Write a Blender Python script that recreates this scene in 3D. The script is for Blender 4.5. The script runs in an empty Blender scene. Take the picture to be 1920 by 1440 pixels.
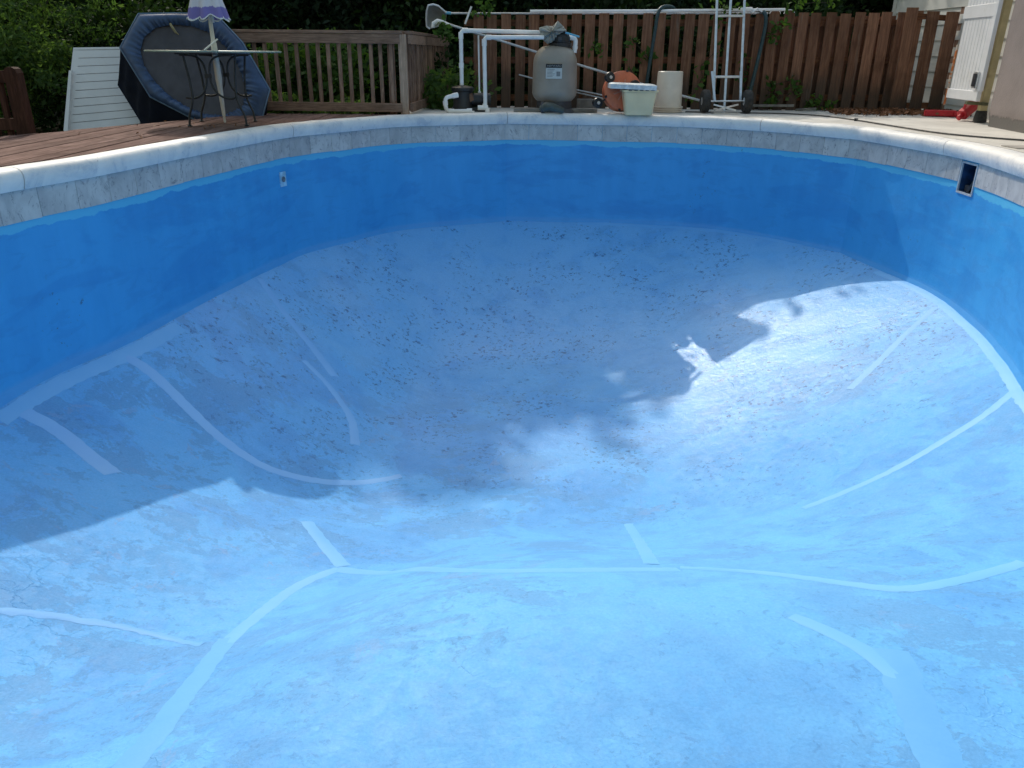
import bpy, math, random
import numpy as np
from mathutils import Vector, Matrix, noise
R = math.radians
rnd = random.Random(7)
scn = bpy.context.scene
C = scn.collection

# ------------------------------------------------------------------ camera, sky, sun, exposure
F_PX, PITCH, ROLL, CAM_H = 1470.0, R(22.8), R(0.5), 0.70
cam = bpy.data.cameras.new('camera'); cam.sensor_width = 36.0; cam.lens = 36.0*F_PX/1920
cam.clip_start = 0.05; cam.clip_end = 600
camo = bpy.data.objects.new('camera', cam); C.objects.link(camo)
camo.location = (0, 0, CAM_H)
camo.rotation_euler = (Matrix.Rotation(math.pi/2-PITCH, 3, 'X') @ Matrix.Rotation(ROLL, 3, 'Z')).to_euler()
scn.camera = camo

SUN_AZ, SUN_EL = R(-17.2), R(40.4)           # azimuth from +Y, negative to the left
w = bpy.data.worlds.new('World'); scn.world = w; w.use_nodes = True
nt = w.node_tree; bg = nt.nodes['Background']
sky = nt.nodes.new('ShaderNodeTexSky'); sky.sky_type = 'NISHITA'; sky.sun_disc = False
sky.sun_elevation = SUN_EL; sky.sun_rotation = SUN_AZ
sky.air_density = 2.8; sky.dust_density = 5.0; sky.ozone_density = 4.0
nt.links.new(sky.outputs[0], bg.inputs[0]); bg.inputs[1].default_value = 0.15
sd = bpy.data.lights.new('sun', 'SUN'); sd.energy = 2.0; sd.angle = R(0.53); sd.color = (1.0, 0.95, 0.86)
so = bpy.data.objects.new('sun', sd); C.objects.link(so)
S = Vector((math.sin(SUN_AZ)*math.cos(SUN_EL), math.cos(SUN_AZ)*math.cos(SUN_EL), math.sin(SUN_EL)))
so.rotation_euler = S.to_track_quat('Z', 'Y').to_euler(); so.location = S*60
vs = scn.view_settings
vs.view_transform = 'Standard'; vs.look = 'None'; vs.gamma = 1; vs.use_curve_mapping = False
vs.exposure = 0.22
scn.cycles.max_bounces = 8

# ------------------------------------------------------------------ survey helpers (photo pixel -> point at a real depth)
def ray(x, y):
    u = (x-960)/F_PX; v = (720-y)/F_PX; c, s = math.cos(ROLL), math.sin(ROLL)
    u, v = c*u-s*v, s*u+c*v
    return Vector((u, math.cos(PITCH)+v*math.sin(PITCH), -math.sin(PITCH)+v*math.cos(PITCH)))
def at(x, y, Y):
    d = ray(x, y); return Vector((0, 0, CAM_H)) + d*(Y/d.y)
def atz(x, y, z):
    d = ray(x, y); return Vector((0, 0, CAM_H)) + d*((z-CAM_H)/d.z)

# ------------------------------------------------------------------ mesh builder
class MB:
    def __init__(s): s.v = []; s.f = []
    def add(s, vs, fs):
        o = len(s.v); s.v += [tuple(p) for p in vs]; s.f += [tuple(i+o for i in f) for f in fs]; return s
    def box(s, x0, x1, y0, y1, z0, z1):
        return s.add([(x0,y0,z0),(x1,y0,z0),(x1,y1,z0),(x0,y1,z0),(x0,y0,z1),(x1,y0,z1),(x1,y1,z1),(x0,y1,z1)],
            [(3,2,1,0),(4,5,6,7),(0,1,5,4),(1,2,6,5),(2,3,7,6),(3,0,4,7)])
    def bar(s, a, b, wx, wy, up=(0,0,1), ch=0.0):
        """rectangular bar from a to b; wy along 'up', wx across; ch chamfers the long edges"""
        a, b = Vector(a), Vector(b); d = (b-a).normalized(); u = Vector(up); 
        if abs(d.dot(u)) > .98: u = Vector((0,1,0))
        r = d.cross(u).normalized(); u = r.cross(d).normalized()
        hx, hy = wx/2, wy/2
        if ch > 0:
            pr = [(-hx+ch,-hy),(hx-ch,-hy),(hx,-hy+ch),(hx,hy-ch),(hx-ch,hy),(-hx+ch,hy),(-hx,hy-ch),(-hx,-hy+ch)]
        else: pr = [(-hx,-hy),(hx,-hy),(hx,hy),(-hx,hy)]
        n = len(pr)
        vs = [a+r*p+u*q for p,q in pr]+[b+r*p+u*q for p,q in pr]
        fs = [(i,(i+1)%n,n+(i+1)%n,n+i) for i in range(n)]+[tuple(range(n-1,-1,-1)),tuple(range(n,2*n))]
        return s.add(vs, fs)
    def tube(s, pts, rad, n=10, cap=True):
        pts = [Vector(p) for p in pts]; m = len(pts)
        rads = rad if isinstance(rad, (list, tuple)) else [rad]*m
        t0 = (pts[1]-pts[0]).normalized()
        u = t0.cross(Vector((0,0,1)));
        if u.length < .05: u = t0.cross(Vector((0,1,0)))
        u.normalize(); vs = []; 
        for i in range(m):
            t = (pts[min(i+1,m-1)]-pts[max(i-1,0)]).normalized()
            u = (u-t*u.dot(t)).normalized(); q = t.cross(u)
            for k in range(n):
                a = 2*math.pi*k/n; vs.append(pts[i]+(u*math.cos(a)+q*math.sin(a))*rads[i])
        fs = [(i*n+k, i*n+(k+1)%n, (i+1)*n+(k+1)%n, (i+1)*n+k) for i in range(m-1) for k in range(n)]
        if cap: fs += [tuple(range(n-1,-1,-1)), tuple(range((m-1)*n, m*n))]
        return s.add(vs, fs)
    def lathe(s, prof, n=32, o=(0,0,0), axis='Z', M=None):
        o = Vector(o); vs = []
        for r, z in prof:
            for k in range(n):
                a = 2*math.pi*k/n; p = Vector((r*math.cos(a), r*math.sin(a), z))
                if M is not None: p = M @ p
                vs.append(o+p)
        m = len(prof)
        fs = [(i*n+k, i*n+(k+1)%n, (i+1)*n+(k+1)%n, (i+1)*n+k) for i in range(m-1) for k in range(n)]
        fs += [tuple(range(n-1,-1,-1)), tuple(range((m-1)*n, m*n))]
        return s.add(vs, fs)
    def prism(s, poly, vec):
        n = len(poly); poly = [Vector(p) for p in poly]; vec = Vector(vec)
        return s.add(poly+[p+vec for p in poly], [tuple(range(n-1,-1,-1)), tuple(range(n,2*n))]+[(i,(i+1)%n,n+(i+1)%n,n+i) for i in range(n)])
    def build(s, name, m, parent=None, smooth=None, o=None, bevel=0):
        me = bpy.data.meshes.new(name); vs = s.v
        if o is not None: vs = [(p[0]-o[0], p[1]-o[1], p[2]-o[2]) for p in vs]
        me.from_pydata(vs, [], s.f); me.materials.append(m); me.update()
        if smooth is not None:
            me.polygons.foreach_set('use_smooth', [True]*len(me.polygons))
            try: me.set_sharp_from_angle(angle=R(smooth))
            except Exception: pass
        ob = bpy.data.objects.new(name, me); C.objects.link(ob)
        if o is not None: ob.location = o
        if bevel:
            b = ob.modifiers.new('bevel', 'BEVEL'); b.width = bevel; b.segments = 2; b.limit_method = 'ANGLE'; b.angle_limit = R(40)
        if parent: 
            ob.parent = parent
            if o is None: ob.matrix_parent_inverse = Matrix.Translation(-Vector(parent.location)) if parent.rotation_euler.to_quaternion().angle < 1e-6 else parent.matrix_basis.inverted()
        return ob
def tag(o, label=None, cat=None, group=None, kind=None):
    if label: o['label'] = label
    if cat: o['category'] = cat
    if group: o['group'] = group
    if kind: o['kind'] = kind
    return o
def thing(name, label, cat, loc=(0,0,0), group=None):
    o = bpy.data.objects.new(name, None); C.objects.link(o); o.location = loc; o.empty_display_size = .1
    return tag(o, label, cat, group)
def struct(name, mb, m, smooth=None):
    return tag(mb.build(name, m, smooth=smooth), kind='structure')

# ------------------------------------------------------------------ materials
class NT:
    def __init__(s, name):
        s.m = bpy.data.materials.new(name); s.m.use_nodes = True; s.t = s.m.node_tree; s.b = s.t.nodes['Principled BSDF']
    def n(s, typ, **kw):
        nd = s.t.nodes.new(typ)
        for k, v in kw.items(): setattr(nd, k, v)
        return nd
    def l(s, a, b): s.t.links.new(a, b)
    def val(s, x, sock):
        if hasattr(x, 'links') or isinstance(x, bpy.types.NodeSocket): s.l(x, sock)
        elif isinstance(x, (tuple, list)): sock.default_value = (*x, 1) if len(x) == 3 and len(sock.default_value) == 4 else x
        else: sock.default_value = x
    def coord(s, kind='Object'):
        return s.n('ShaderNodeTexCoord').outputs[kind] if kind != 'Position' else s.n('ShaderNodeNewGeometry').outputs['Position']
    def mapping(s, v, scale=(1,1,1), rot=(0,0,0), loc=(0,0,0)):
        m = s.n('ShaderNodeMapping'); s.l(v, m.inputs[0]); m.inputs['Scale'].default_value = scale; m.inputs['Rotation'].default_value = rot; m.inputs['Location'].default_value = loc
        return m.outputs[0]
    def noise(s, v, scale, detail=4, rough=.55, dist=0.0, out=0):
        n = s.n('ShaderNodeTexNoise'); s.l(v, n.inputs['Vector']); n.inputs['Scale'].default_value = scale; n.inputs['Detail'].default_value = detail
        n.inputs['Roughness'].default_value = rough; n.inputs['Distortion'].default_value = dist
        return n.outputs[out]
    def ramp(s, x, lo, hi, a=0.0, b=1.0):
        m = s.n('ShaderNodeMapRange', interpolation_type='SMOOTHSTEP'); s.l(x, m.inputs[0]); m.inputs[1].default_value = lo; m.inputs[2].default_value = hi
        m.inputs[3].default_value = a; m.inputs[4].default_value = b; return m.outputs[0]
    def math(s, op, a, b=0.0):
        m = s.n('ShaderNodeMath', operation=op); s.val(a, m.inputs[0]); s.val(b, m.inputs[1]); return m.outputs[0]
    def mix(s, f, a, b, mode='MIX'):
        m = s.n('ShaderNodeMix', data_type='RGBA', blend_type=mode); s.val(f, m.inputs[0]); s.val(a, m.inputs[6]); s.val(b, m.inputs[7]); return m.outputs[2]
    def bump(s, h, strength=.3, dist=.01, normal=None):
        b = s.n('ShaderNodeBump'); s.l(h, b.inputs['Height']); b.inputs['Strength'].default_value = strength; b.inputs['Distance'].default_value = dist
        if normal is not None: s.l(normal, b.inputs['Normal'])
        return b.outputs[0]
    def rand(s): return s.n('ShaderNodeObjectInfo').outputs['Random']
    def fin(s, col=None, rough=None, bump=None, metal=None, spec=None):
        if col is not None: s.val(col, s.b.inputs['Base Color'])
        if rough is not None: s.val(rough, s.b.inputs['Roughness'])
        if metal is not None: s.b.inputs['Metallic'].default_value = metal
        if spec is not None: s.b.inputs['Specular IOR Level'].default_value = spec
        if bump is not None: s.l(bump, s.b.inputs['Normal'])
        return s.m
def plain(name, col, rough=.5, var=.25, scale=9, bump=.15, metal=0, dirt=None, stretch=(1,1,1), rv=0.0, spec=.5):
    """generic weathered surface: low-contrast noise, dirt blotches, fine bump, per-object value shift"""
    t = NT(name); p = t.mapping(t.coord('Position'), stretch)
    c2 = tuple(max(0, x*(1-var)) for x in col); c3 = tuple(min(1, x*(1+var*.6)) for x in col)
    c = t.mix(t.ramp(t.noise(p, scale, 5), .35, .65), c2, c3)
    if dirt: c = t.mix(t.ramp(t.noise(p, scale*.45, 6, .65, .4), .52, .75), c, dirt)
    if rv: c = t.mix(1.0, c, t.mix(t.rand(), (1-rv,)*3, (1+rv,)*3), 'MULTIPLY')
    b = t.bump(t.noise(p, scale*7, 4), bump, .004)
    r = t.ramp(t.noise(p, scale*1.7, 3), .3, .7, max(.02, rough-.1), min(1, rough+.1))
    return t.fin(c, r, b, metal, spec)
def wood(name, col, dark, grain=(60,60,3), rv=.25, rough=.75, damp=False):
    t = NT(name); o = t.coord('Position'); r = t.rand()
    cmb = t.n('ShaderNodeCombineXYZ'); t.l(t.math('MULTIPLY', r, 37.0), cmb.inputs[0]); t.l(t.math('MULTIPLY', r, 19.0), cmb.inputs[2])
    add = t.n('ShaderNodeVectorMath', operation='ADD'); t.l(o, add.inputs[0]); t.l(cmb.outputs[0], add.inputs[1]); p = add.outputs[0]
    g = t.noise(t.mapping(p, grain), 1.0, 5, .6, .6); bl = t.noise(p, 3.0, 5, .6)
    c = t.mix(t.ramp(g, .35, .7), dark, col)
    c = t.mix(t.ramp(bl, .45, .75, 0, .65), c, tuple(x*.55 for x in dark))
    c = t.mix(1.0, c, t.mix(r, (1-rv,)*3, (1+rv,)*3), 'MULTIPLY')
    if damp:       # green-grey algae creeping up from the soil
        sp = t.n('ShaderNodeSeparateXYZ'); t.l(o, sp.inputs[0])
        e = t.math('SUBTRACT', sp.outputs[2], t.math('MULTIPLY', t.noise(t.mapping(o, (1.2,1.2,.6)), 1.6, 5, .65), .95))
        c = t.mix(t.ramp(e, -.30, .12, .75, 0), c, (.060,.052,.042))
        c = t.mix(t.ramp(t.noise(t.mapping(p, (9,9,1.2)), 1.0, 5, .7), .60, .72, 0, .5), c, (.20,.17,.14))
    return t.fin(c, rough, t.bump(g, .35, .004), spec=.08)

def mat_floor():
    t = NT('pool_floor_paint'); p = t.coord('Position')
    sep = t.n('ShaderNodeSeparateXYZ'); t.l(p, sep.inputs[0])
    big = t.noise(p, .55, 4, .6, .5); mid = t.noise(p, 2.0, 8, .70, .7); fine = t.noise(p, 15, 7, .72, .5)
    c = t.mix(t.ramp(big, .35, .65), (.130,.430,.83), (.102,.372,.77))
    c = t.mix(1.0, c, t.mix(t.ramp(t.noise(p, 3.2, 6, .68, .5), .32, .68), (.88,.90,.93), (1.10,1.08,1.05)), 'MULTIPLY')
    # fresh roller paint: brighter, cleaner areas with a hard ragged edge
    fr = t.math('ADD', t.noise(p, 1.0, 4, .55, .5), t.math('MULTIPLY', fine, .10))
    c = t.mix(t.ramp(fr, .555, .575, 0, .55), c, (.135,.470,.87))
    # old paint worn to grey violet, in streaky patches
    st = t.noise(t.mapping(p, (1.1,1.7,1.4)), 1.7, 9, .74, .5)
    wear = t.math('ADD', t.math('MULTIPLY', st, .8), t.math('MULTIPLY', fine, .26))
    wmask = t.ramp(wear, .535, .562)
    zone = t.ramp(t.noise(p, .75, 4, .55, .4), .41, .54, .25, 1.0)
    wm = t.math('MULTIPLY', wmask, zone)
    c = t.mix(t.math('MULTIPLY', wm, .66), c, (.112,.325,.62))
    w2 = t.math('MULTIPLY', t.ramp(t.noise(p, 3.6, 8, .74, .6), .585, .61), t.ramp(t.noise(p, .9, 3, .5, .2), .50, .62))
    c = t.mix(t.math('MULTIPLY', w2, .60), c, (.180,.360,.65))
    pale = t.math('MULTIPLY', t.ramp(t.math('ADD', sep.outputs[1], t.math('MULTIPLY', t.noise(p, 1.3, 5, .6, .5), 3.0)), 7.6, 10.2), t.ramp(t.noise(p, 2.4, 6, .65, .4), .36, .56, .35, .85))  # paler paint towards the far slope, strengthened to lighten the shade there
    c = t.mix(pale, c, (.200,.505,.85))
    # small dark chips, denser towards the deep-end slope
    far = t.ramp(sep.outputs[1], 4.6, 6.8, .30, 1.0)
    chips = t.ramp(t.noise(t.mapping(p, (1,1,.8)), 21, 6, .74, .4), .555, .60)
    clump = t.ramp(t.noise(p, 1.5, 6, .70, .6), .455, .565)
    cm = t.math('MULTIPLY', t.math('MULTIPLY', chips, clump), far)
    c = t.mix(t.math('MULTIPLY', cm, .9), c, (.035,.130,.33))
    # pale scuffs dragged across
    sc = t.noise(t.mapping(p, (2.5, 22, 8), (0,0,.5)), 1.0, 6, .65, 1.0)
    c = t.mix(t.ramp(sc, .66, .72, 0, .35), c, (.23,.53,.92))
    gr = t.noise(p, 75, 4, .7)
    c = t.mix(1.0, c, t.mix(t.ramp(gr, .3, .7), (.90,.92,.94), (1.09,1.07,1.05)), 'MULTIPLY')
    # fine crease lines in the old skin of paint
    vo = t.n('ShaderNodeTexVoronoi', feature='DISTANCE_TO_EDGE')
    nv = t.n('ShaderNodeTexNoise'); t.l(p, nv.inputs['Vector']); nv.inputs['Scale'].default_value = 2.0; nv.inputs['Detail'].default_value = 6
    mv = t.n('ShaderNodeMix', data_type='VECTOR'); mv.inputs[0].default_value = .5; t.l(p, mv.inputs[4]); t.l(nv.outputs['Color'], mv.inputs[5])
    t.l(mv.outputs[1], vo.inputs['Vector']); vo.inputs['Scale'].default_value = 5.0
    wr = t.math('MULTIPLY', t.ramp(vo.outputs['Distance'], 0, .022, 1, 0), t.ramp(t.noise(p, 1.1, 4, .6), .54, .66))
    b = t.bump(t.noise(t.mapping(p, (1,1.5,1)), 5, 6, .62, 1.0), .22, .02)
    b = t.bump(wr, .45, .006, b)
    b = t.bump(fine, .35, .006, b)
    b = t.bump(t.noise(p, 60, 5, .65), .40, .003, b)
    b = t.bump(wm, .30, .002, b)
    # the deep bowl was rolled last and keeps its gloss; the shallow floor is chalky
    gl = t.ramp(sep.outputs[1], 5.0, 7.2, 0, 1)
    r = t.math('SUBTRACT', t.ramp(fine, .3, .7, .62, .80), t.math("MULTIPLY", gl, .34))
    return t.fin(c, r, b, spec=.5)
def mat_seam(a=(.160,.475,.85), b=(.185,.495,.86)):
    t = NT('seam_paint'); p = t.coord('Position')
    c = t.mix(t.ramp(t.noise(p, 3, 5), .35, .65), a, b)
    return t.fin(c, .55, t.bump(t.noise(p, 40, 4), .25, .003))
def mat_faint():
    t = NT('thin_seam_paint'); p = t.coord('Position')
    c = t.mix(t.ramp(t.noise(p, 4, 6, .65), .35, .65), (.126,.415,.815), (.138,.435,.83))
    return t.fin(c, .6, t.bump(t.noise(p, 50, 4), .3, .003))
def mat_wall():
    t = NT('pool_wall_paint'); p = t.coord('Position'); sep = t.n('ShaderNodeSeparateXYZ'); t.l(p, sep.inputs[0])
    hz = t.mapping(p, (.7,.7,2.2))
    n1 = t.noise(hz, 1.2, 5, .6, .5); n2 = t.noise(hz, 4.5, 6, .65, .6)
    c = t.mix(t.ramp(n1, .42, .50), (.041,.310,.705), (.049,.350,.755))
    c = t.mix(1.0, c, t.mix(t.ramp(t.noise(t.mapping(p, (1.5,1.5,.5)), 3, 6, .65), .3, .7), (.92,.94,.96), (1.08,1.06,1.04)), 'MULTIPLY')
    c = t.mix(t.ramp(n2, .54, .60, 0, .3), c, (.040,.262,.61))
    # light cut-in stroke under the tiles with a hand-brushed lower edge
    edge = t.math('ADD', sep.outputs[2], t.math('MULTIPLY', t.math('SUBTRACT', t.noise(t.mapping(p, (1,1,.3)), 2.6, 6, .7), .5), .13))
    c = t.mix(t.ramp(edge, -.398, -.392), c, (.10,.49,.80))
    # grey scuffs
    c = t.mix(t.math('MULTIPLY', t.ramp(t.noise(p, 17, 5, .7), .60, .66), t.ramp(t.noise(p, 1.1, 3), .60, .70)), c, (.05,.13,.25))
    # pale overlap of the floor colour at the foot of the wall
    low = t.math('ADD', sep.outputs[2], t.math('MULTIPLY', t.math('SUBTRACT', t.noise(p, 2.0, 6, .65), .5), .10))
    c = t.mix(t.ramp(low, -1.345, -1.315, .35, 0), c, (.12,.37,.74))
    b = t.bump(t.noise(p, 6, 5), .25, .012); b = t.bump(t.noise(p, 60, 4), .25, .003, b)
    return t.fin(c, t.ramp(n2, .3, .7, .42, .6), b)
def mat_tile():
    t = NT('marble_tile'); p0 = t.coord('Position'); r = t.rand()
    cmb = t.n('ShaderNodeCombineXYZ'); t.l(t.math('MULTIPLY', r, 31.0), cmb.inputs[0]); t.l(t.math('MULTIPLY', r, 17.0), cmb.inputs[1])
    add = t.n('ShaderNodeVectorMath', operation='ADD'); t.l(p0, add.inputs[0]); t.l(cmb.outputs[0], add.inputs[1]); p = t.mapping(add.outputs[0], (1,1,.7))
    cl = t.noise(p, 7, 6, .6, .8); v1 = t.noise(p, 5.5, 8, .62, 1.6); v2 = t.noise(p, 13, 6, .6, 1.2)
    c = t.mix(t.ramp(cl, .3, .7), (.44,.435,.435), (.58,.575,.57))
    ve = t.ramp(t.math('ABSOLUTE', t.math('SUBTRACT', v1, .5)), 0, .022, 1, 0)
    c = t.mix(t.math('MULTIPLY', ve, t.ramp(v2, .42, .62)), c, (.20,.20,.22))
    c = t.mix(t.ramp(t.noise(p, 3, 5, .6), .55, .7, 0, .4), c, (.37,.365,.385))
    c = t.mix(1.0, c, t.mix(r, (.92,)*3, (1.06,)*3), 'MULTIPLY')
    return t.fin(c, .38, t.bump(v2, .1, .002))
def mat_coping():
    t = NT('coping_paint'); p = t.coord('Position')
    n = t.noise(p, 3.2, 7, .68, .6); f = t.noise(p, 16, 6, .72, .5)
    c = t.mix(t.ramp(n, .38, .66), (.83,.80,.77), (.68,.67,.67))
    c = t.mix(t.ramp(t.math('ADD', t.math('MULTIPLY', n, .6), t.math('MULTIPLY', f, .45)), .56, .64, 0, .5), c, (.48,.51,.57))
    c = t.mix(t.math('MULTIPLY', t.ramp(t.noise(p, 34, 6, .75), .60, .66), t.ramp(t.noise(p, 2.5, 4), .52, .66)), c, (.32,.32,.34))
    b = t.bump(t.noise(p, 7, 6), .45, .016); b = t.bump(f, .45, .006, b); b = t.bump(t.noise(p, 70, 4), .3, .003, b)
    return t.fin(c, .6, b, spec=.35)
def mat_patio():
    t = NT('patio_concrete'); p = t.coord('Position')
    c = t.mix(t.ramp(t.noise(p, 1.3, 6, .6), .35, .68), (.66,.63,.58), (.52,.49,.45))
    c = t.mix(t.ramp(t.noise(p, 5, 7, .7), .55, .72, 0, .5), c, (.40,.37,.34))
    c = t.mix(t.ramp(t.noise(p, 90, 3, .6), .55, .7, 0, .25), c, (.3,.28,.26))
    return t.fin(c, .85, t.bump(t.noise(p, 70, 4), .3, .004), spec=.25)
def mat_stucco():
    t = NT('stucco'); p = t.coord('Position'); sep = t.n('ShaderNodeSeparateXYZ'); t.l(p, sep.inputs[0])
    c = t.mix(t.ramp(t.noise(p, 2.0, 6, .6), .35, .7), (.29,.245,.235), (.24,.205,.197))
    e = t.math('ADD', sep.outputs[2], t.math('MULTIPLY', t.math('SUBTRACT', t.noise(p, 9, 6, .7), .5), .12))
    c = t.mix(t.ramp(e, .10, .125, 1, 0), c, (.17,.158,.15))
    b = t.bump(t.noise(p, 45, 5, .6), .5, .006); b = t.bump(t.ramp(e, .10, .125), .6, .01, b)
    return t.fin(c, .92, b, spec=.2)
def mat_ground():
    t = NT('leaf_litter_ground'); p = t.coord('Position')
    c = t.mix(t.ramp(t.noise(p, 2.2, 6, .65), .4, .65), (.050,.040,.028), (.030,.036,.016))
    c = t.mix(t.ramp(t.noise(p, 19, 6, .7), .55, .68), c, (.12,.075,.042))
    return t.fin(c, .95, t.bump(t.noise(p, 22, 6, .7), .8, .03), spec=.1)
def mat_leaf(name, a, b, trans=.35):
    t = NT(name); g = t.n('ShaderNodeNewGeometry'); r = g.outputs['Random Per Island']
    c = t.mix(r, a, b); c = t.mix(t.ramp(t.noise(g.outputs['Position'], 1.1, 3), .35, .7), c, tuple(x*.7 for x in a))
    t.val(c, t.b.inputs['Base Color']); t.b.inputs['Roughness'].default_value = .65; t.b.inputs['Specular IOR Level'].default_value = .12
    tr = t.n('ShaderNodeBsdfTranslucent'); t.val(t.mix(1.0, c, (1.1,1.25,.45), 'MULTIPLY'), tr.inputs[0])
    mx = t.n('ShaderNodeMixShader'); mx.inputs[0].default_value = trans
    t.l(t.b.outputs[0], mx.inputs[1]); t.l(tr.outputs[0], mx.inputs[2]); t.l(mx.outputs[0], t.t.nodes['Material Output'].inputs[0])
    return t.m
M = {}
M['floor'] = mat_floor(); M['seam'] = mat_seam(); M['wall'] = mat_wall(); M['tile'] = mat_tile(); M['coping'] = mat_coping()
M['faint'] = mat_faint(); M['pale'] = mat_seam((.215,.500,.865), (.195,.475,.855)); M['patio'] = mat_patio(); M['stucco'] = mat_stucco(); M['ground'] = mat_ground()
M['deck'] = wood('deck_boards', (.235,.150,.128), (.135,.078,.066), (40,3,40), .18, .9)
M['rail'] = wood('railing_wood', (.34,.215,.155), (.19,.115,.083), (50,50,6), .3)
M['railh'] = wood('railing_wood_horizontal', (.36,.23,.165), (.21,.13,.095), (5,50,60), .2)
M['oldrail'] = wood('old_red_brown_wood', (.105,.050,.036), (.055,.027,.02), (50,50,6), .2)
M['post'] = wood('pale_post_wood', (.55,.38,.28), (.36,.24,.17), (60,60,4), .1)
M['fence'] = wood('fence_stain', (.275,.142,.088), (.160,.079,.051), (45,45,3), .24, damp=True)
M['fenceh'] = wood('fence_rail_stain', (.22,.10,.05), (.12,.052,.03), (3,45,45), .2)
M['pvc'] = plain('white_pvc', (.88,.85,.83), .35, .06, 6, .05, dirt=(.72,.68,.62))
M['pole'] = plain('grey_pole_metal', (.52,.51,.50), .35, .15, 12, .05, metal=.4)
M['alu'] = plain('brushed_aluminium', (.66,.67,.68), .38, .12, 14, .08, metal=.85)
M['tank'] = plain('filter_tank_plastic', (.33,.28,.23), .42, .10, 3, .08, dirt=(.36,.31,.25))
M['black'] = plain('black_plastic', (.018,.018,.02), .45, .3, 10, .1)
M['dgrey'] = plain('dark_grey_plastic', (.055,.052,.058), .5, .25, 9, .1)
M['rubber'] = plain('tyre_rubber', (.03,.029,.028), .8, .3, 20, .3)
M['labelw'] = plain('label_paper', (.58,.58,.55), .6, .06, 30, .02)
M['ink'] = plain('label_ink', (.02,.02,.022), .6, .1, 30, .02)
M['inkg'] = plain('label_grey_print', (.22,.22,.22), .6, .1, 30, .02)
M['cloth'] = plain('grey_cloth', (.36,.35,.31), .9, .25, 14, .4)
M['cyan'] = plain('pale_blue_plastic', (.13,.42,.60), .4, .1, 10, .05)
M['orange'] = plain('orange_plastic', (.66,.16,.065), .5, .14, 8, .1, dirt=(.52,.16,.09))
M['orange2'] = plain('faded_orange_plastic', (.62,.24,.15), .55, .14, 8, .1)
M['dorange'] = plain('dark_orange_plastic', (.38,.085,.035), .5, .2, 8, .1)
M['cream'] = plain('cream_plastic', (.93,.70,.40), .45, .05, 5, .05, dirt=(.80,.60,.36))
M['bucket'] = plain('dirty_white_plastic', (.72,.63,.52), .5, .08, 4, .06, dirt=(.58,.48,.38))
M['foam'] = plain('grey_white_lid', (.68,.70,.70), .6, .2, 15, .25, dirt=(.36,.40,.42))
M['teal'] = plain('teal_hose', (.018,.052,.062), .45, .2, 25, .2)
M['vinyl'] = plain('white_vinyl', (.74,.74,.76), .42, .05, 4, .03, dirt=(.62,.61,.60))
M['siding'] = plain('white_siding', (.66,.65,.61), .6, .08, 3, .08, dirt=(.52,.50,.45))
M['yellow'] = plain('yellow_post_paint', (.56,.47,.26), .55, .12, 7, .1, dirt=(.42,.34,.19))
M['red'] = plain('red_plastic', (.52,.018,.03), .4, .15, 9, .08)
M['navy'] = plain('navy_vinyl_skirt', (.006,.009,.020), .8, .2, 4, .1, spec=.15)
M['bluepad'] = plain('blue_pad_vinyl', (.033,.070,.155), .5, .3, 4, .12, dirt=(.05,.095,.19))
M['piping'] = plain('blue_piping', (.13,.20,.30), .5, .1, 8, .05)
M['mat'] = plain('dark_mat', (.062,.060,.072), .7, .12, 5, .1)
M['strap'] = plain('tan_strap', (.30,.25,.13), .8, .2, 20, .2)
M['iron'] = plain('dark_wrought_iron', (.022,.024,.026), .5, .3, 15, .2)
M['umbpole'] = plain('cream_pole', (.68,.64,.58), .4, .08, 6, .03)
M['slate'] = plain('paver_stone', (.20,.185,.165), .9, .25, 9, .4)
M['cable'] = plain('dark_cable', (.03,.03,.03), .6, .2, 15, .1)
M['bark'] = plain('bark', (.045,.034,.025), .95, .4, 14, .8, stretch=(1,1,.25))
M['dryleaf'] = mat_leaf('dry_leaves', (.16,.075,.04), (.27,.13,.08), .1)
M['leafA'] = mat_leaf('leaf_bush', (.080,.150,.055), (.195,.280,.115), .6)
M['leafB'] = mat_leaf('leaf_dark', (.018,.038,.013), (.045,.082,.026), .30)
M['leafC'] = mat_leaf('leaf_vine', (.060,.125,.030), (.12,.20,.05), .4)
M['leafD'] = mat_leaf('leaf_cedar', (.012,.024,.013), (.022,.042,.018), .15)
def glassmat():
    t = NT('table_glass'); p = t.coord('Position')
    t.b.inputs['Transmission Weight'].default_value = .45
    return t.fin((.30,.42,.38), t.ramp(t.noise(p, 6, 4), .3, .7, .3, .4))
M['glass'] = glassmat()
def netmat():
    t = NT('skimmer_net'); p = t.coord('Position')
    t.val(t.mix(t.noise(p, 30, 3), (.30,.30,.29), (.42,.42,.40)), t.b.inputs['Base Color'])
    tr = t.n('ShaderNodeBsdfTransparent'); mx = t.n('ShaderNodeMixShader'); mx.inputs[0].default_value = .35
    t.l(t.b.outputs[0], mx.inputs[1]); t.l(tr.outputs[0], mx.inputs[2]); t.l(mx.outputs[0], t.t.nodes['Material Output'].inputs[0]); return t.m
M['net'] = netmat()
def umbmat():
    t = NT('umbrella_fabric'); p = t.coord('Position'); sep = t.n('ShaderNodeSeparateXYZ'); t.l(p, sep.inputs[0])
    e = t.math('ADD', sep.outputs[2], t.math('MULTIPLY', t.math('SUBTRACT', t.noise(t.mapping(p, (1,1,.1)), 22, 2), .5), .05))
    z = t.math('FRACT', t.math('MULTIPLY', t.math('SUBTRACT', e, 1.01), 1/.20))
    c = t.mix(t.ramp(z, .50, .56), (.19,.16,.42), (.62,.60,.66))
    return t.fin(c, .85, t.bump(t.noise(p, 60, 3), .2, .003))
M['umb'] = umbmat()
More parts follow.
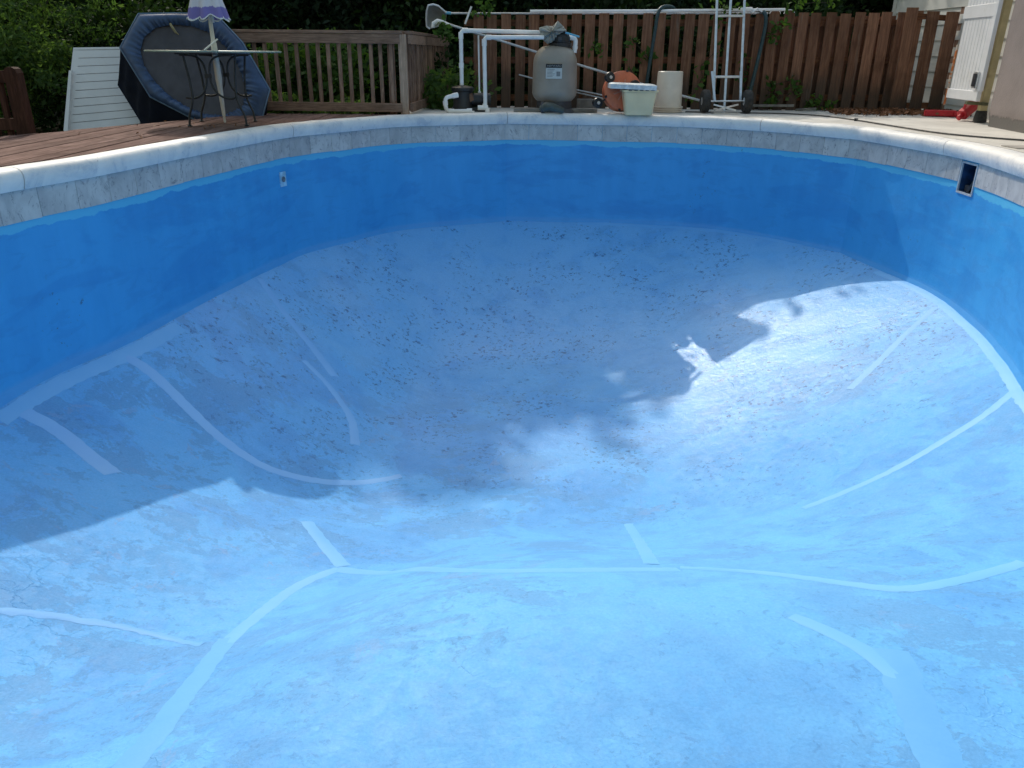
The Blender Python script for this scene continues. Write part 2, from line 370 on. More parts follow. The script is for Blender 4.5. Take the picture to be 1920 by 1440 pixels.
def stripemat():
    t = NT('orange_white_tape'); p = t.coord('Position')
    return t.fin(t.mix(t.ramp(t.noise(t.mapping(p, (4,4,9)), 1.4, 4, .7), .46, .52), (.62,.20,.06), (.6,.52,.44)), .6)
M['stripe'] = stripemat()

# ------------------------------------------------------------------ pool outline (tile face), anticlockwise seen from above is irrelevant: listed left-front -> far -> right -> behind
OUT = [(-3.33,4.2),(-3.25,5.0),(-3.03,5.75),(-2.87,6.62),(-2.56,8.15),(-2.39,8.73),(-2.01,9.32),(-1.42,10.12),(-.62,10.50),(-.10,10.75),(.51,10.70),
       (2.11,10.48),(3.0,9.97),(3.80,8.97),(3.96,8.1),(4.05,7.28),(3.92,6.25),(3.72,5.5),(3.46,4.7),(3.20,3.5),(3.0,2.0),(2.8,.4),(2.3,-1.4),(1.0,-2.4),
       (-.9,-2.4),(-2.1,-1.4),(-2.7,.3),(-3.05,2.2)]
SHARP = {9, 13}
def resample(step=.06):
    n = len(OUT); pts = []; 
    P = [Vector((*p,)) for p in OUT]
    for i in range(n):
        p0, p1, p2, p3 = P[i-1], P[i], P[(i+1)%n], P[(i+2)%n]
        L = (p2-p1).length; k = max(2, int(round(L/step)))
        m1 = (p2-p1)*.5 + (p1-p0).normalized()*L*.5 if i not in SHARP else (p2-p1)
        m2 = (p2-p1)*.5 + (p3-p2).normalized()*L*.5 if (i+1)%n not in SHARP else (p2-p1)
        for j in range(k):
            t = j/k; t2 = t*t; t3 = t2*t
            pts.append(p1*(2*t3-3*t2+1)+m1*(t3-2*t2+t)+p2*(-2*t3+3*t2)+m2*(t3-t2))
    return pts
OL = resample(); NO = len(OL)
def onorm(i):      # unit normal pointing out of the pool (list runs clockwise seen from above)
    d = (OL[(i+1)%NO]-OL[i-1]).normalized(); return Vector((-d.y, d.x))
ON = [onorm(i) for i in range(NO)]
cum = [0.0]
for i in range(NO): cum.append(cum[-1]+(OL[(i+1)%NO]-OL[i]).length)
PER = cum[-1]
def along(s):
    s %= PER; lo = 0
    import bisect
    i = min(bisect.bisect_right(cum, s)-1, NO-1); f = (s-cum[i])/(cum[i+1]-cum[i]); j = (i+1)%NO
    return OL[i].lerp(OL[j], f), ON[i].lerp(ON[j], f).normalized()
def near_s(x, y):
    k = min(range(NO), key=lambda i: (OL[i].x-x)**2+(OL[i].y-y)**2); return cum[k]

# floor height field
PC = Vector((0.10, 5.5)); Z_SH, Z_DP = -1.36, -2.52
PE = 3.2; PAD = (1.3, 1.25, 2.8, .60)        # right, left, far, near radii of the flat bottom
BREAK = [(3.40,4.45),(3.05,3.55),(2.65,3.1),(2.22,2.88),(1.68,2.74),(.73,2.84),(-.73,2.82),(-1.12,2.45),(-1.45,1.75),(-1.9,1.0),(-2.5,.6),(-2.95,1.4),(-3.14,2.8),(-3.33,4.2)]
HB = [tuple(OL[i]) for i in range(NO) if OL[i].y > 4.4] 
HB = [p for p in HB]
# hopper rim: wall line on three sides and the break line in front
iL = min(range(len(HB)), key=lambda i: (HB[i][0]+3.3)**2+(HB[i][1]-4.4)**2)
HB = HB[iL:]+HB[:iL]
RIM = HB + BREAK
RA = np.array(RIM); RB = np.roll(RA, -1, 0)
def rim_r(dx, dy):
    """distance from the pad centre to the rim along a unit direction"""
    A = RA-np.array(PC); D = RB-RA
    den = dx*D[:,1]-dy*D[:,0]; den = np.where(abs(den) < 1e-9, 1e-9, den)
    t = (A[:,0]*D[:,1]-A[:,1]*D[:,0])/den; u = (A[:,0]*dy-A[:,1]*dx)/den
    ok = (t > 0) & (u >= -1e-6) & (u <= 1+1e-6)
    return t[ok].max() if ok.any() else 5.0
def floor_raw(x, y):
    dx, dy = x-PC.x, y-PC.y; r = math.hypot(dx, dy)
    if r < 1e-4: return Z_DP
    ux, uy = dx/r, dy/r
    a = PAD[0] if ux > 0 else PAD[1]; b = PAD[2] if uy > 0 else PAD[3]
    rp = (abs(ux/a)**PE+abs(uy/b)**PE)**(-1/PE); rr = rim_r(ux, uy)
    t = (r-rp)/(rr-rp)
    k = .10; t = max(0, .5*(t+math.sqrt(t*t+k*k*4)) - .02)      # soft start at the flat bottom
    return Z_DP+(Z_SH-Z_DP)*min(t**1.13, 1)
GX0, GY0, GS = -4.8, -3.4, .06; GNX, GNY = 164, 246
HF = np.array([[floor_raw(GX0+GS*i, GY0+GS*j) for i in range(GNX)] for j in range(GNY)])
def blur(A, sig):
    k = int(3*sig/GS)+1; w_ = np.exp(-.5*(np.arange(-k,k+1)*GS/sig)**2); w_ /= w_.sum()
    B = np.apply_along_axis(lambda r_: np.convolve(np.pad(r_, k, 'edge'), w_, 'valid'), 0, A)
    return np.apply_along_axis(lambda r_: np.convolve(np.pad(r_, k, 'edge'), w_, 'valid'), 1, B)
HS, HW = blur(HF, .05), blur(HF, .46)          # trowelled smooth: the break to the shallow end is a long soft roll
yy_ = GY0+GS*np.arange(GNY); wy = np.clip((5.0-yy_)/1.6, 0, 1); wy = (wy*wy*(3-2*wy))[:,None]
HF = HS*(1-wy)+HW*wy
def floor_z(x, y):
    fx, fy = (x-GX0)/GS, (y-GY0)/GS; i, j = max(0,min(GNX-2,int(fx))), max(0,min(GNY-2,int(fy))); fx -= i; fy -= j
    z = HF[j,i]*(1-fx)*(1-fy)+HF[j,i+1]*fx*(1-fy)+HF[j+1,i]*(1-fx)*fy+HF[j+1,i+1]*fx*fy
    return float(z)+(.003+.006*max(0,min(1,(y-4)/2)))*noise.noise(Vector((x*1.3, y*1.3, 0)))+.002*noise.noise(Vector((x*4, y*4, 3)))
def on_floor(px, py):
    d = ray(px, py); o = Vector((0,0,CAM_H)); t0 = .5; 
    for k in range(400):
        t1 = t0+.04; p = o+d*t1
        if p.z < floor_z(p.x, p.y):
            for _ in range(14):
                tm = .5*(t0+t1); q = o+d*tm
                if q.z < floor_z(q.x, q.y): t1 = tm
                else: t0 = tm
            return o+d*t1
        t0 = t1
    return o+d*t0

NRAD = 150
mb = MB(); ring = []
mb.v.append((PC.x, PC.y, floor_z(PC.x, PC.y)))
for i in range(NO):
    for j in range(1, NRAD+1):
        f = j/NRAD; p = PC.lerp(OL[i]+ON[i]*.02, f); mb.v.append((p.x, p.y, floor_z(p.x, p.y)))
for i in range(NO):
    a, b = 1+i*NRAD, 1+((i+1)%NO)*NRAD
    mb.f.append((0, a, b))
    for j in range(NRAD-1): mb.f.append((a+j, a+j+1, b+j+1, b+j))
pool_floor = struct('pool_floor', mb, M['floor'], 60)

# painted seam strips lying on the floor
def drape(pts, width, jit=.004, step=.03):
    pts = [Vector((p[0], p[1])) for p in pts]; dense = []
    n = len(pts)
    for i in range(n-1):
        p0, p1, p2, p3 = pts[max(i-1,0)], pts[i], pts[i+1], pts[min(i+2,n-1)]
        k = max(2, int((p2-p1).length/step))
        for j in range(k):
            t = j/k; dense.append(.5*((2*p1)+(p2-p0)*t+(2*p0-5*p1+4*p2-p3)*t*t+(3*p1-p0-3*p2+p3)*t**3))
    dense.append(pts[-1]); mb = MB(); m = len(dense)
    ws = width if isinstance(width, (list,tuple)) else (width, width)
    for i, p in enumerate(dense):
        d = (dense[min(i+1,m-1)]-dense[max(i-1,0)]).normalized(); q = Vector((-d.y, d.x)); wd = ws[0]+(ws[1]-ws[0])*i/(m-1)
        for k in (-1, -.33, .33, 1):
            o = p+q*(k*wd/2+(jit*rnd.uniform(-1,1) if abs(k) == 1 else 0)); mb.v.append((o.x, o.y, floor_z(o.x, o.y)+(.0028 if abs(k) < 1 else .0006)))
    for i in range(m-1):
        for k in range(3): mb.f.append((i*4+k, i*4+k+1, i*4+5+k, i*4+4+k))
    return mb
def seam(px, width, jit=.004, m='seam'):
    drape([on_floor(*p) for p in px], width, jit).build('painted_seam', M[m], pool_floor, smooth=60)
seam([(632,1066),(760,1069),(900,1070),(1050,1069),(1272,1068)], .10)
seam([(575,978),(600,1010),(645,1062)], (.085,.095))
seam([(1178,982),(1200,1018),(1222,1058)], (.065,.085))
seam([(636,1066),(560,1098),(470,1165),(415,1214)], (.070,.085))
seam([(430,1196),(370,1272),(300,1365),(240,1438),(195,1500)], (.10,.13), .008, 'faint')
seam([(-40,1142),(120,1158),(260,1182),(380,1208)], (.05,.04), .008, 'faint')
seam([(238,668),(285,700),(340,752),(410,818),(490,872),(570,897),(650,905),(700,902),(752,892)], (.10,.06), m='pale')
seam([(487,522),(540,595),(585,650),(628,706)], (.07,.09), m='pale')
seam([(570,676),(610,716),(640,755),(660,790),(666,834)], (.06,.08), m='pale')
seam([(45,772),(110,808),(160,848),(212,888)], (.11,.12), m='pale')
seam([(1755,575),(1700,625),(1650,675),(1592,730)], (.06,.07), m='pale')
seam([(1915,722),(1850,775),(1760,832),(1650,893),(1505,953)], (.06,.06))
seam([(1275,1064),(1400,1071),(1500,1082),(1600,1096),(1690,1104),(1780,1092),(1920,1055)], (.07,.07))
seam([(1484,1155),(1560,1188),(1630,1225),(1690,1275)], (.065,.085))
seam([(1668,1218),(1700,1290),(1740,1370),(1770,1450)], (.13,.15), .01, 'faint')
def wallfoot(s0, s1, off, width):
    drape([along(s0+(s1-s0)*k/24)[0]-along(s0+(s1-s0)*k/24)[1]*off for k in range(25)], width, .006).build('painted_seam', M['seam'], pool_floor, smooth=60)
wallfoot(near_s(-3.3,4.45), near_s(-2.87,6.35), .10, .10)
wallfoot(near_s(3.95,8.2), near_s(3.46,4.5), .06, .075)
wallfoot(near_s(.9,10.68), near_s(3.5,9.35), .05, .06)

# pool wall with the skimmer opening
sk_s0 = near_s(4.05, 7.16); SKW = .25; SK0, SK1 = sk_s0-SKW/2, sk_s0+SKW/2; SKZ0, SKZ1 = -.41, -.165
ss = [c for c in cum[:-1] if not (SK0-.03 < c < SK1+.03)] + [SK0, SK1]; ss.sort()
zr = [-.10, SKZ1, SKZ0, -.6, -.85, -1.1, -1.28, -1.345, -1.46]
mb = MB(); ns = len(ss)
for s in ss:
    p, n = along(s)
    for z in zr:
        q = p - n*(.03*max(0, (-1.24-z)/.16)**2 if z < -1.24 else 0); mb.v.append((q.x, q.y, z))
for i in range(ns):
    j = (i+1) % ns
    for k in range(len(zr)-1):
        if abs(ss[i]-SK0) < 1e-6 and k == 1: continue
        mb.f.append((i*len(zr)+k, i*len(zr)+k+1, j*len(zr)+k+1, j*len(zr)+k))
pool_wall = struct('pool_wall', mb, M['wall'], 11)
# waterline tiles, each a slab 8 mm thick
TZ0, TZ1 = -.332, -.132
def tile_mesh(s0, s1, z0, z1, g=.0018):
    mb = MB(); k = 4
    for i in range(k+1):
        p, n = along(s0+g+(s1-s0-2*g)*i/k)
        for off, z in ((-.001, z0), (.009, z0), (.009, z1), (-.001, z1)): q = p-n*off; mb.v.append((q.x, q.y, z))
    for i in range(k):
        for a in range(4): mb.f.append((i*4+a, i*4+(a+1)%4, i*4+4+(a+1)%4, i*4+4+a))
    mb.f += [(0,1,2,3), (k*4+3,k*4+2,k*4+1,k*4)]
    return mb
TL = .318; s = sk_s0+SKW/2+.03; end = sk_s0-SKW/2-.03+PER
while s < end-.04:
    e = min(s+TL, end)
    tile_mesh(s, e, TZ0+rnd.uniform(-.003,.003), TZ1).build('tile', M['tile'], pool_wall)
    s = e
tile_mesh(SK0-.03, SK1+.03, SKZ1+.028, TZ1).build('tile', M['tile'], pool_wall)
# skimmer: frame proud of the tiles and a hollow basin behind it
(pa, na), (pb, nb), (pm, nm) = along(SK0), along(SK1), along(sk_s0)
tv = (pb-pa).normalized(); T3 = Vector((tv.x, tv.y, 0)); N3 = Vector((nm.x, nm.y, 0)); O3 = Vector((pm.x, pm.y, 0))
def skp(u, d, z): return O3+T3*u+N3*d+Vector((0,0,z))
mb = MB(); h = SKW/2; fw = .016
for (u0,u1,z0,z1) in ((-h-fw,-h,SKZ0-fw,SKZ1+fw),(h,h+fw,SKZ0-fw,SKZ1+fw),(-h,h,SKZ1,SKZ1+fw),(-h,h,SKZ0-fw,SKZ0)):
    mb.add([skp(u0,-.014,z0),skp(u1,-.014,z0),skp(u1,.0,z0),skp(u0,.0,z0),skp(u0,-.014,z1),skp(u1,-.014,z1),skp(u1,.0,z1),skp(u0,.0,z1)],
        [(3,2,1,0),(4,5,6,7),(0,1,5,4),(1,2,6,5),(2,3,7,6),(3,0,4,7)])
mb.build('skimmer_frame', plain('skimmer_frame_grey', (.42,.46,.52), .5, .2), pool_wall)
mb = MB(); D = .42
A = [skp(-h,0,SKZ0),skp(h,0,SKZ0),skp(h,0,SKZ1),skp(-h,0,SKZ1)]; B = [skp(-h,D,SKZ0),skp(h,D,SKZ0),skp(h,D,SKZ1),skp(-h,D,SKZ1)]
mb.add(A+B, [(0,1,5,4),(1,2,6,5),(2,3,7,6),(3,0,4,7),(4,5,6,7)])
mb.build('skimmer_basin', plain('skimmer_navy', (.010,.045,.13), .5, .5, 12, .2), pool_wall)
mb = MB(); mb.bar(skp(-h+.02,.05,SKZ0+.03), skp(h-.02,.07,SKZ0+.03), .02, .05); mb.bar(skp(-.02,.03,SKZ0), skp(.03,.09,SKZ1-.03), .05, .02)
mb.build('skimmer_flap', M['dgrey'], pool_wall)
# return fitting
rp_ = min((along(near_s(-2.5,8.4)+k*.01) for k in range(-60,60)), key=lambda q: abs(math.atan2(q[0].x, q[0].y)-math.atan2(ray(529,336).x, ray(529,336).y)))
RZ = at(529,336,rp_[0].y).z; RO = Vector((rp_[0].x, rp_[0].y, RZ)); RNn = -Vector((rp_[1].x, rp_[1].y, 0)); RT = Vector((RNn.y, -RNn.x, 0))
mb = MB(); hw = .055
mb.add([RO+RT*a*hw+Vector((0,0,b*.075))+RNn*d for d in (-.002,.012) for a,b in ((-1,-1),(1,-1),(1,1),(-1,1))], [(3,2,1,0),(4,5,6,7),(0,1,5,4),(1,2,6,5),(2,3,7,6),(3,0,4,7)])
rf = mb.build('return_fitting', plain('fitting_pale_blue', (.34,.62,.84), .5), pool_wall)
Mx = Matrix((RT, Vector((0,0,1)).cross(RNn)*0+Vector((0,0,1)), RNn)).transposed()
mb = MB(); mb.lathe([(.030,.010),(.030,.018),(.022,.02),(.016,.013),(.001,.013)], 16, RO, M=Mx); mb.build('return_eyeball', plain('eyeball_grey', (.16,.2,.25), .5), rf, smooth=40)

# ------------------------------------------------------------------ coping
PROF = [(-.16,-.14),(-.16,-.006),(-.10,.002),(-.02,.004),(.018,-.002),(.040,-.016),(.052,-.040),(.052,-.075),(.044,-.108),(.034,-.132),(.0,-.134)]
pool_coping = tag(bpy.data.objects.new('pool_coping', None), kind='structure'); C.objects.link(pool_coping)
joints = sorted([near_s(-2.39,8.73), near_s(-.10,10.75), near_s(3.98,7.55), near_s(3.0,9.97)] + [near_s(*p) for p in ((-3.2,5.2),(3.46,4.7),(3.0,2.0),(2.3,-1.4),(-.9,-2.4),(-2.7,.3))])
for a, b in zip(joints, joints[1:]+[joints[0]+PER]):
    k = max(4, int((b-a)/.06)); mb = MB(); g = .0045; m = len(PROF)
    for i in range(k+1):
        sA = a+g+(b-a-2*g)*i/k; p, n = along(sA); wv = .010*noise.noise(Vector((p.x*2.2, p.y*2.2, 5)))+.005*noise.noise(Vector((p.x*7, p.y*7, 1)))
        for q, (o, z) in enumerate(PROF):
            oo = o+(wv if 2 < q else 0); mb.v.append((p.x-n.x*oo, p.y-n.y*oo, z+(wv*.7 if 1 < q < 9 else 0)))
    for i in range(k):
        for c in range(m): mb.f.append((i*m+c, i*m+(c+1)%m, (i+1)*m+(c+1)%m, (i+1)*m+c))
    mb.f += [tuple(range(m)), tuple(range(k*m+m-1, k*m-1, -1))]
    mb.build('coping_segment', M['coping'], pool_coping, smooth=50)

# ------------------------------------------------------------------ ground, patio
mb = MB(); K = 8
for i in range(NO):
    p, n = OL[i], ON[i]
    for j, d in enumerate((.10, 1.0, 3, 7, 15, 40, 110, 300)):
        q = p+n*d
        if d > 10: q = Vector((0,4))+(p-Vector((0,4))).normalized()*(d+8)
        z = -.16 if d < .5 else -.45
        if d > 5: z += .12*noise.noise(Vector((q.x*.3, q.y*.3, 0)))
        mb.v.append((q.x, q.y, z))
for i in range(NO):
    a, b = i*K, ((i+1)%NO)*K
    for j in range(K-1): mb.f.append((a+j, b+j, b+j+1, a+j+1))
struct('ground', mb, M['ground'], 60)
s0, s1 = near_s(-1.32,10.2), near_s(3.0,2.0)
mb = MB(); k = 160
for i in range(k+1):
    p, n = along(s0+(s1-s0)*i/k); a = p+n*.158
    # outer edge: rectangle x<=7.5, y<=12.35
    f = i/k; ang = math.atan2(n.y, n.x)
    if f < .5:  b = Vector((min(7.5, -1.55+ (9.05)*min(1, f/.42)), 12.35))
    else: b = Vector((7.5, 12.35-(12.35-1.5)*(f-.5)/.5))
    if .42 <= f < .5: b = Vector((7.5, 12.35))
    for q, z in ((a,-.004),(a.lerp(b,.12),-.004),(a.lerp(b,.3),-.006),(a.lerp(b,.6),-.008),(b,-.01),(b,-.55)): mb.v.append((q.x,q.y,z))
for i in range(k):
    for j in range(5): mb.f.append((i*6+j, (i+1)*6+j, (i+1)*6+j+1, i*6+j+1))
mb.f.append((0,1,2,3,4,5))
struct('patio', mb, M['patio'], 40)

# ------------------------------------------------------------------ wooden deck, board by board
deck = tag(bpy.data.objects.new('wooden_deck', None), kind='structure'); C.objects.link(deck)
cop = [(p.x-.165*1.0 if False else (p+n*.165)) for p, n in ((OL[i], ON[i]) for i in range(NO)) if p.x < -1.2 and p.y > 4.2]
cop = [(q.x, q.y) for q in cop]; cop.sort(key=lambda q: q[1])
def deck_front(x):           # where a board running along y meets the coping
    for (xa, ya), (xb, yb) in zip(cop, cop[1:]):
        if xa <= x <= xb: return ya+(yb-ya)*(x-xa)/max(1e-6, xb-xa)
    return 1.5 if x < cop[0][0] else 99
def deck_back(x): return min(7.16+(x+4.51)/.425, 10.33)
BW = .138; x = -5.6
while x < -1.35:
    xa, xb = x+.004, x+BW-.004
    cuts = [(deck_front(xa), deck_back(xa)), (deck_front(xb), deck_back(xb))]
    if cuts[0][1]-cuts[0][0] > .02 or cuts[1][1]-cuts[1][0] > .02:
        (a0,a1),(b0,b1) = cuts
        b0 = min(b0, b1); a0 = min(a0, a1)
        mids = [] 
        brk = [1.0] if (a1-a0) < 2.2 else [rnd.uniform(.35,.65), 1.0]
        f0 = 0
        for f1 in brk:
            g = 0 if f0 == 0 else .003
            ya, yb = a0+(a1-a0)*f0+g, a0+(a1-a0)*f1; yc, yd = b0+(b1-b0)*f0+g, b0+(b1-b0)*f1
            dz = rnd.uniform(-.004,.003)
            MB().add([(xa,ya,-.03),(xb,yc,-.03),(xb,yd,-.03),(xa,yb,-.03),(xa,ya,dz),(xb,yc,dz),(xb,yd,dz),(xa,yb,dz)],
                [(3,2,1,0),(4,5,6,7),(0,1,5,4),(1,2,6,5),(2,3,7,6),(3,0,4,7)]).build('deck_board', M['deck'], deck, bevel=.003)
            f0 = f1
    x += BW
mb = MB()
for yy in np.arange(2.0, 10.2, .5):
    xl = max(-5.6, -4.51+(yy-7.16)*.425)+.05; xr = [q[0] for q in cop if q[1] < yy+.01]; xr = xr[-1] if xr else -3.5
    if xr-.04 > xl: mb.box(xl, xr-.04, yy, yy+.04, -.17, -.031)
mb.bar((-5.6,4.62,-.10), (-3.17,10.34,-.10), .035, .13)
mb.build('deck_joists', M['rail'], deck)

# ------------------------------------------------------------------ deck railing with balusters
CZ = .955
rl = thing('deck_railing', 'weathered brown deck railing with square balusters, turning a corner behind the pool', 'railing', (-1.38,10.4,0))
xa, xb, yr = -3.62, -1.44, 10.40
MB().bar((xa-.08,yr,CZ-.02),(-1.36,yr,CZ-.02), .13, .036, ch=.004).build('cap_rail', M['railh'], rl)
MB().bar((xa,yr-.045,CZ-.095),(-1.40,yr-.045,CZ-.095), .036, .105, ch=.003).build('top_rail', M['railh'], rl)
MB().bar((xa+.04,yr-.045,.085),(-1.40,yr-.045,.075), .036, .105, ch=.003).build('bottom_rail', M['railh'], rl)
nb = 17; bal0 = None
for i in range(nb):
    bx = xa+.06+.128*i
    o = (bx, yr-.008, .03)
    if bal0 is None:
        bal0 = MB().bar((bx,yr-.008,.03),(bx,yr-.008,CZ-.045), .044, .036, ch=.003).build('baluster', M['rail'], rl, o=o); bal0.location = Vector(o)-rl.location
    else:
        b = bal0.copy(); C.objects.link(b); b.parent = rl; b.location = Vector((bx+rnd.uniform(-.006,.006), yr-.008, .03))-rl.location; b.rotation_euler = (0, rnd.uniform(-.008,.008), 0)
MB().bar((-1.37,yr,-.45),(-1.37,yr,CZ-.04), .095, .095, ch=.004).build('post', M['post'], rl)
MB().bar((xa-.04,yr,-.45),(xa-.04,yr,CZ-.04), .09, .09, ch=.004).build('post', M['rail'], rl)
MB().bar((-1.52,yr+.04,.0),(-1.52,yr+.04,CZ-.04), .085, .04, ch=.004).build('post', M['rail'], rl)
e1 = atz(838,184,.03); e1 = Vector((e1.x, min(e1.y, 14.2), 0)); e1.x = at(838,184,e1.y).x
a1 = Vector((-1.33, yr+.02, 0)); dr = (e1-a1); Lr = dr.length; dr.normalize(); sd_ = Vector((dr.y,-dr.x,0))
MB().bar(a1+Vector((0,0,CZ-.02)), e1+Vector((0,0,CZ-.02)), .13, .036, ch=.004).build('cap_rail', M['railh'], rl)
MB().bar(a1+sd_*.04+Vector((0,0,CZ-.095)), e1+sd_*.04+Vector((0,0,CZ-.095)), .036, .105).build('top_rail', M['railh'], rl)
MB().bar(a1+sd_*.04+Vector((0,0,.075)), e1+sd_*.04+Vector((0,0,.085)), .036, .105).build('bottom_rail', M['railh'], rl)
kk = int(Lr/.15)
for i in range(1, kk):
    q = a1+dr*(i*.15)+sd_*.0
    b = bal0.copy(); C.objects.link(b); b.parent = rl; b.location = q+Vector((0,0,.03))-rl.location; b.rotation_euler = (0,0,math.atan2(dr.y,dr.x))
MB().bar(e1+Vector((0,0,-.45)), e1+Vector((0,0,CZ)), .09, .09).build('post', M['rail'], rl)
# end post of another railing at the left edge
pL = atz(48,252,0); yq = pL.y+.12
rl2 = thing('railing_end', 'dark brown railing post with rounded top at the left edge of the deck', 'railing', (pL.x-.06, yq, 0))
xt = at(20,114,yq); hz = xt.z
prof = [(-.06,0),(.06,0),(.06,hz-.05),(.045,hz-.015),(.02,hz),(-.02,hz),(-.045,hz-.015),(-.06,hz-.05)]
MB().prism([(pL.x-.06+a, yq-.05, z-.05) for a, z in prof], (0,.1,0)).build('post', M['oldrail'], rl2)
for dx in (-.20,-.32,-.44): MB().bar((pL.x+dx, yq, -.02), (pL.x+dx, yq, hz-.12), .045, .04).build('baluster', M['oldrail'], rl2)
MB().bar((pL.x-.9, yq-.03, hz-.13), (pL.x-.12, yq-.03, hz-.13), .036, .1).build('top_rail', M['oldrail'], rl2)
MB().bar((pL.x-.9, yq-.03, .08), (pL.x-.12, yq-.03, .08), .036, .1).build('bottom_rail', M['oldrail'], rl2)

# ------------------------------------------------------------------ white vinyl panel leaning by the deck
def quadpt(c, u, v): return c[0]*(1-u)*(1-v)+c[1]*u*(1-v)+c[2]*u*v+c[3]*(1-u)*v
Yp = 10.35
cn = [at(121,262,Yp), at(262,246,Yp+.1), at(262,92,Yp+.45), at(139,94,Yp+.4)]
wp = thing('leaning_panel', 'white vinyl panel of horizontal boards leaning behind the deck edge', 'panel', tuple(cn[0]))
nrm = (cn[1]-cn[0]).cross(cn[3]-cn[0]).normalized(); up_ = (cn[3]-cn[0]).normalized()
for i in range(11):
    v0, v1 = (i+.03)/11, (i+.97)/11
    ps = [quadpt(cn,.07,v0), quadpt(cn,1,v0), quadpt(cn,1,v1), quadpt(cn,.07,v1)]
    MB().prism([p+nrm*.0 for p in ps], nrm*-.022).build('panel_board', M['vinyl'], wp, bevel=.003)
MB().prism([quadpt(cn,-.02,-.02), quadpt(cn,.075,-.02), quadpt(cn,.075,1.0), quadpt(cn,-.02,1.0)], nrm*-.05).build('frame_stile', M['vinyl'], wp, bevel=.004)
MB().prism([quadpt(cn,-.02,1.002), quadpt(cn,1,1.002), quadpt(cn,1,1.03), quadpt(cn,-.02,1.03)], nrm*-.05).build('frame_rail', M['vinyl'], wp, bevel=.004)
MB().prism([quadpt(cn,.03,0)+nrm*-.056, quadpt(cn,1,0)+nrm*-.056, quadpt(cn,1,.98)+nrm*-.056, quadpt(cn,.03,.98)+nrm*-.056], nrm*-.005).build('backing', M['dgrey'], wp)
MB().prism([at(119,245,Yp-.03), at(127,245,Yp-.03), at(134,132,Yp+.25), at(129,132,Yp+.25)], (0,.03,0)).build('loose_stile', M['vinyl'], wp)

# ------------------------------------------------------------------ tipped trampoline
def tp(x, y, back=0): 
    Y = 9.85+max(0,(240-y))*.0022
    return at(x, y, Y)
rimpx = [(260,26),(330,25),(405,27),(455,80),(506,168),(492,222),(440,250),(360,222),(282,182),(225,90)]
ctr = tp(352,132)
tr_ = thing('trampoline', 'blue padded trampoline tipped on its side behind the glass table', 'trampoline', tuple(ctr))
rim = [tp(*p) for p in rimpx]
fn = (rim[9]-rim[1]).cross(rim[4]-rim[1]).normalized()
if fn.y > 0: fn = -fn
# dense rim
dense = []
for i in range(len(rim)):
    a, b = rim[i], rim[(i+1)%len(rim)]
    for k in range(30): dense.append(a.lerp(b, k/30))
nd = len(dense)
inpx = [(263,95),(270,70),(292,52),(325,46),(360,49),(395,62),(425,90),(450,130),(462,170),(455,200),(420,216),(385,214),(350,200),(318,180),(288,150),(270,122)]
inn = [tp(*p) for p in inpx]
import bisect
def inner_at(dirv):
    # closest angular match round the centre, interpolated
    def ang(p): q = p-ctr; return math.atan2(q.z, q.x)
    A = sorted((ang(p), p) for p in inn); a = ang(ctr+dirv); ks = [q[0] for q in A]; i = bisect.bisect(ks, a)
    (a0,p0) = A[i-1]; (a1,p1) = A[i%len(A)]
    da = (a1-a0)%(2*math.pi); f = ((a-a0)%(2*math.pi))/da if da > 1e-6 else 0
    return p0.lerp(p1, min(1,f))
mb = MB(); rows = 9
for i, p in enumerate(dense):
    q = inner_at(p-ctr)
    pl = math.sin(i*1.35)*.6+math.sin(i*.71+1)*.5+rnd.uniform(-.35,.35)
    for r_ in range(rows):
        f = r_/(rows-1); puff = .05*math.sin(math.pi*min(1,f*1.02))**.7
        w_ = p.lerp(q, f)+fn*(puff+pl*.017*f*f*(1.15-f*.35))+(ctr-p).normalized()*(pl*.006*f) 
        mb.v.append(tuple(w_))
for i in range(nd):
    j = (i+1)%nd
    for r_ in range(rows-1): mb.f.append((i*rows+r_, j*rows+r_, j*rows+r_+1, i*rows+r_+1))
mb.build('safety_pad', M['bluepad'], tr_, smooth=60)
mb = MB(); mb.add([inner_at(p-ctr)-fn*.02+(p-ctr)*.03 for p in dense]+[ctr-fn*.03], [(i,(i+1)%nd,nd) for i in range(nd)]); mb.build('jumping_mat', M['mat'], tr_, smooth=60)
off = Vector((-.19,.17,-.42)); mb = MB()
for i, p in enumerate(dense):
    for f in (0,.25,.5,.75,1):
        sag = .02*math.sin(i*.5)*math.sin(f*math.pi)
        mb.v.append(tuple(p+off*f+Vector((sag,0,-.03*math.sin(f*math.pi)))-fn*.004))
for i in range(nd):
    j = (i+1)%nd
    for r_ in range(4): mb.f.append((i*5+r_, i*5+r_+1, j*5+r_+1, j*5+r_))
mb.f.append(tuple(i*5+4 for i in range(nd)))
mb.build('skirt', M['navy'], tr_, smooth=45)
mb = MB(); mb.tube([p+fn*.004 for p in rim]+[rim[0]+fn*.004], .010, 6, cap=False); mb.build('edge_piping', M['piping'], tr_, smooth=60)
mb = MB(); a_ = tp(323,48)+fn*.06
mb.tube([a_, tp(327,55)+fn*.06, tp(333,64)+fn*.05, tp(337,67)+fn*.03], [.012,.016,.014,.006], 6); mb.build('strap', M['strap'], tr_)

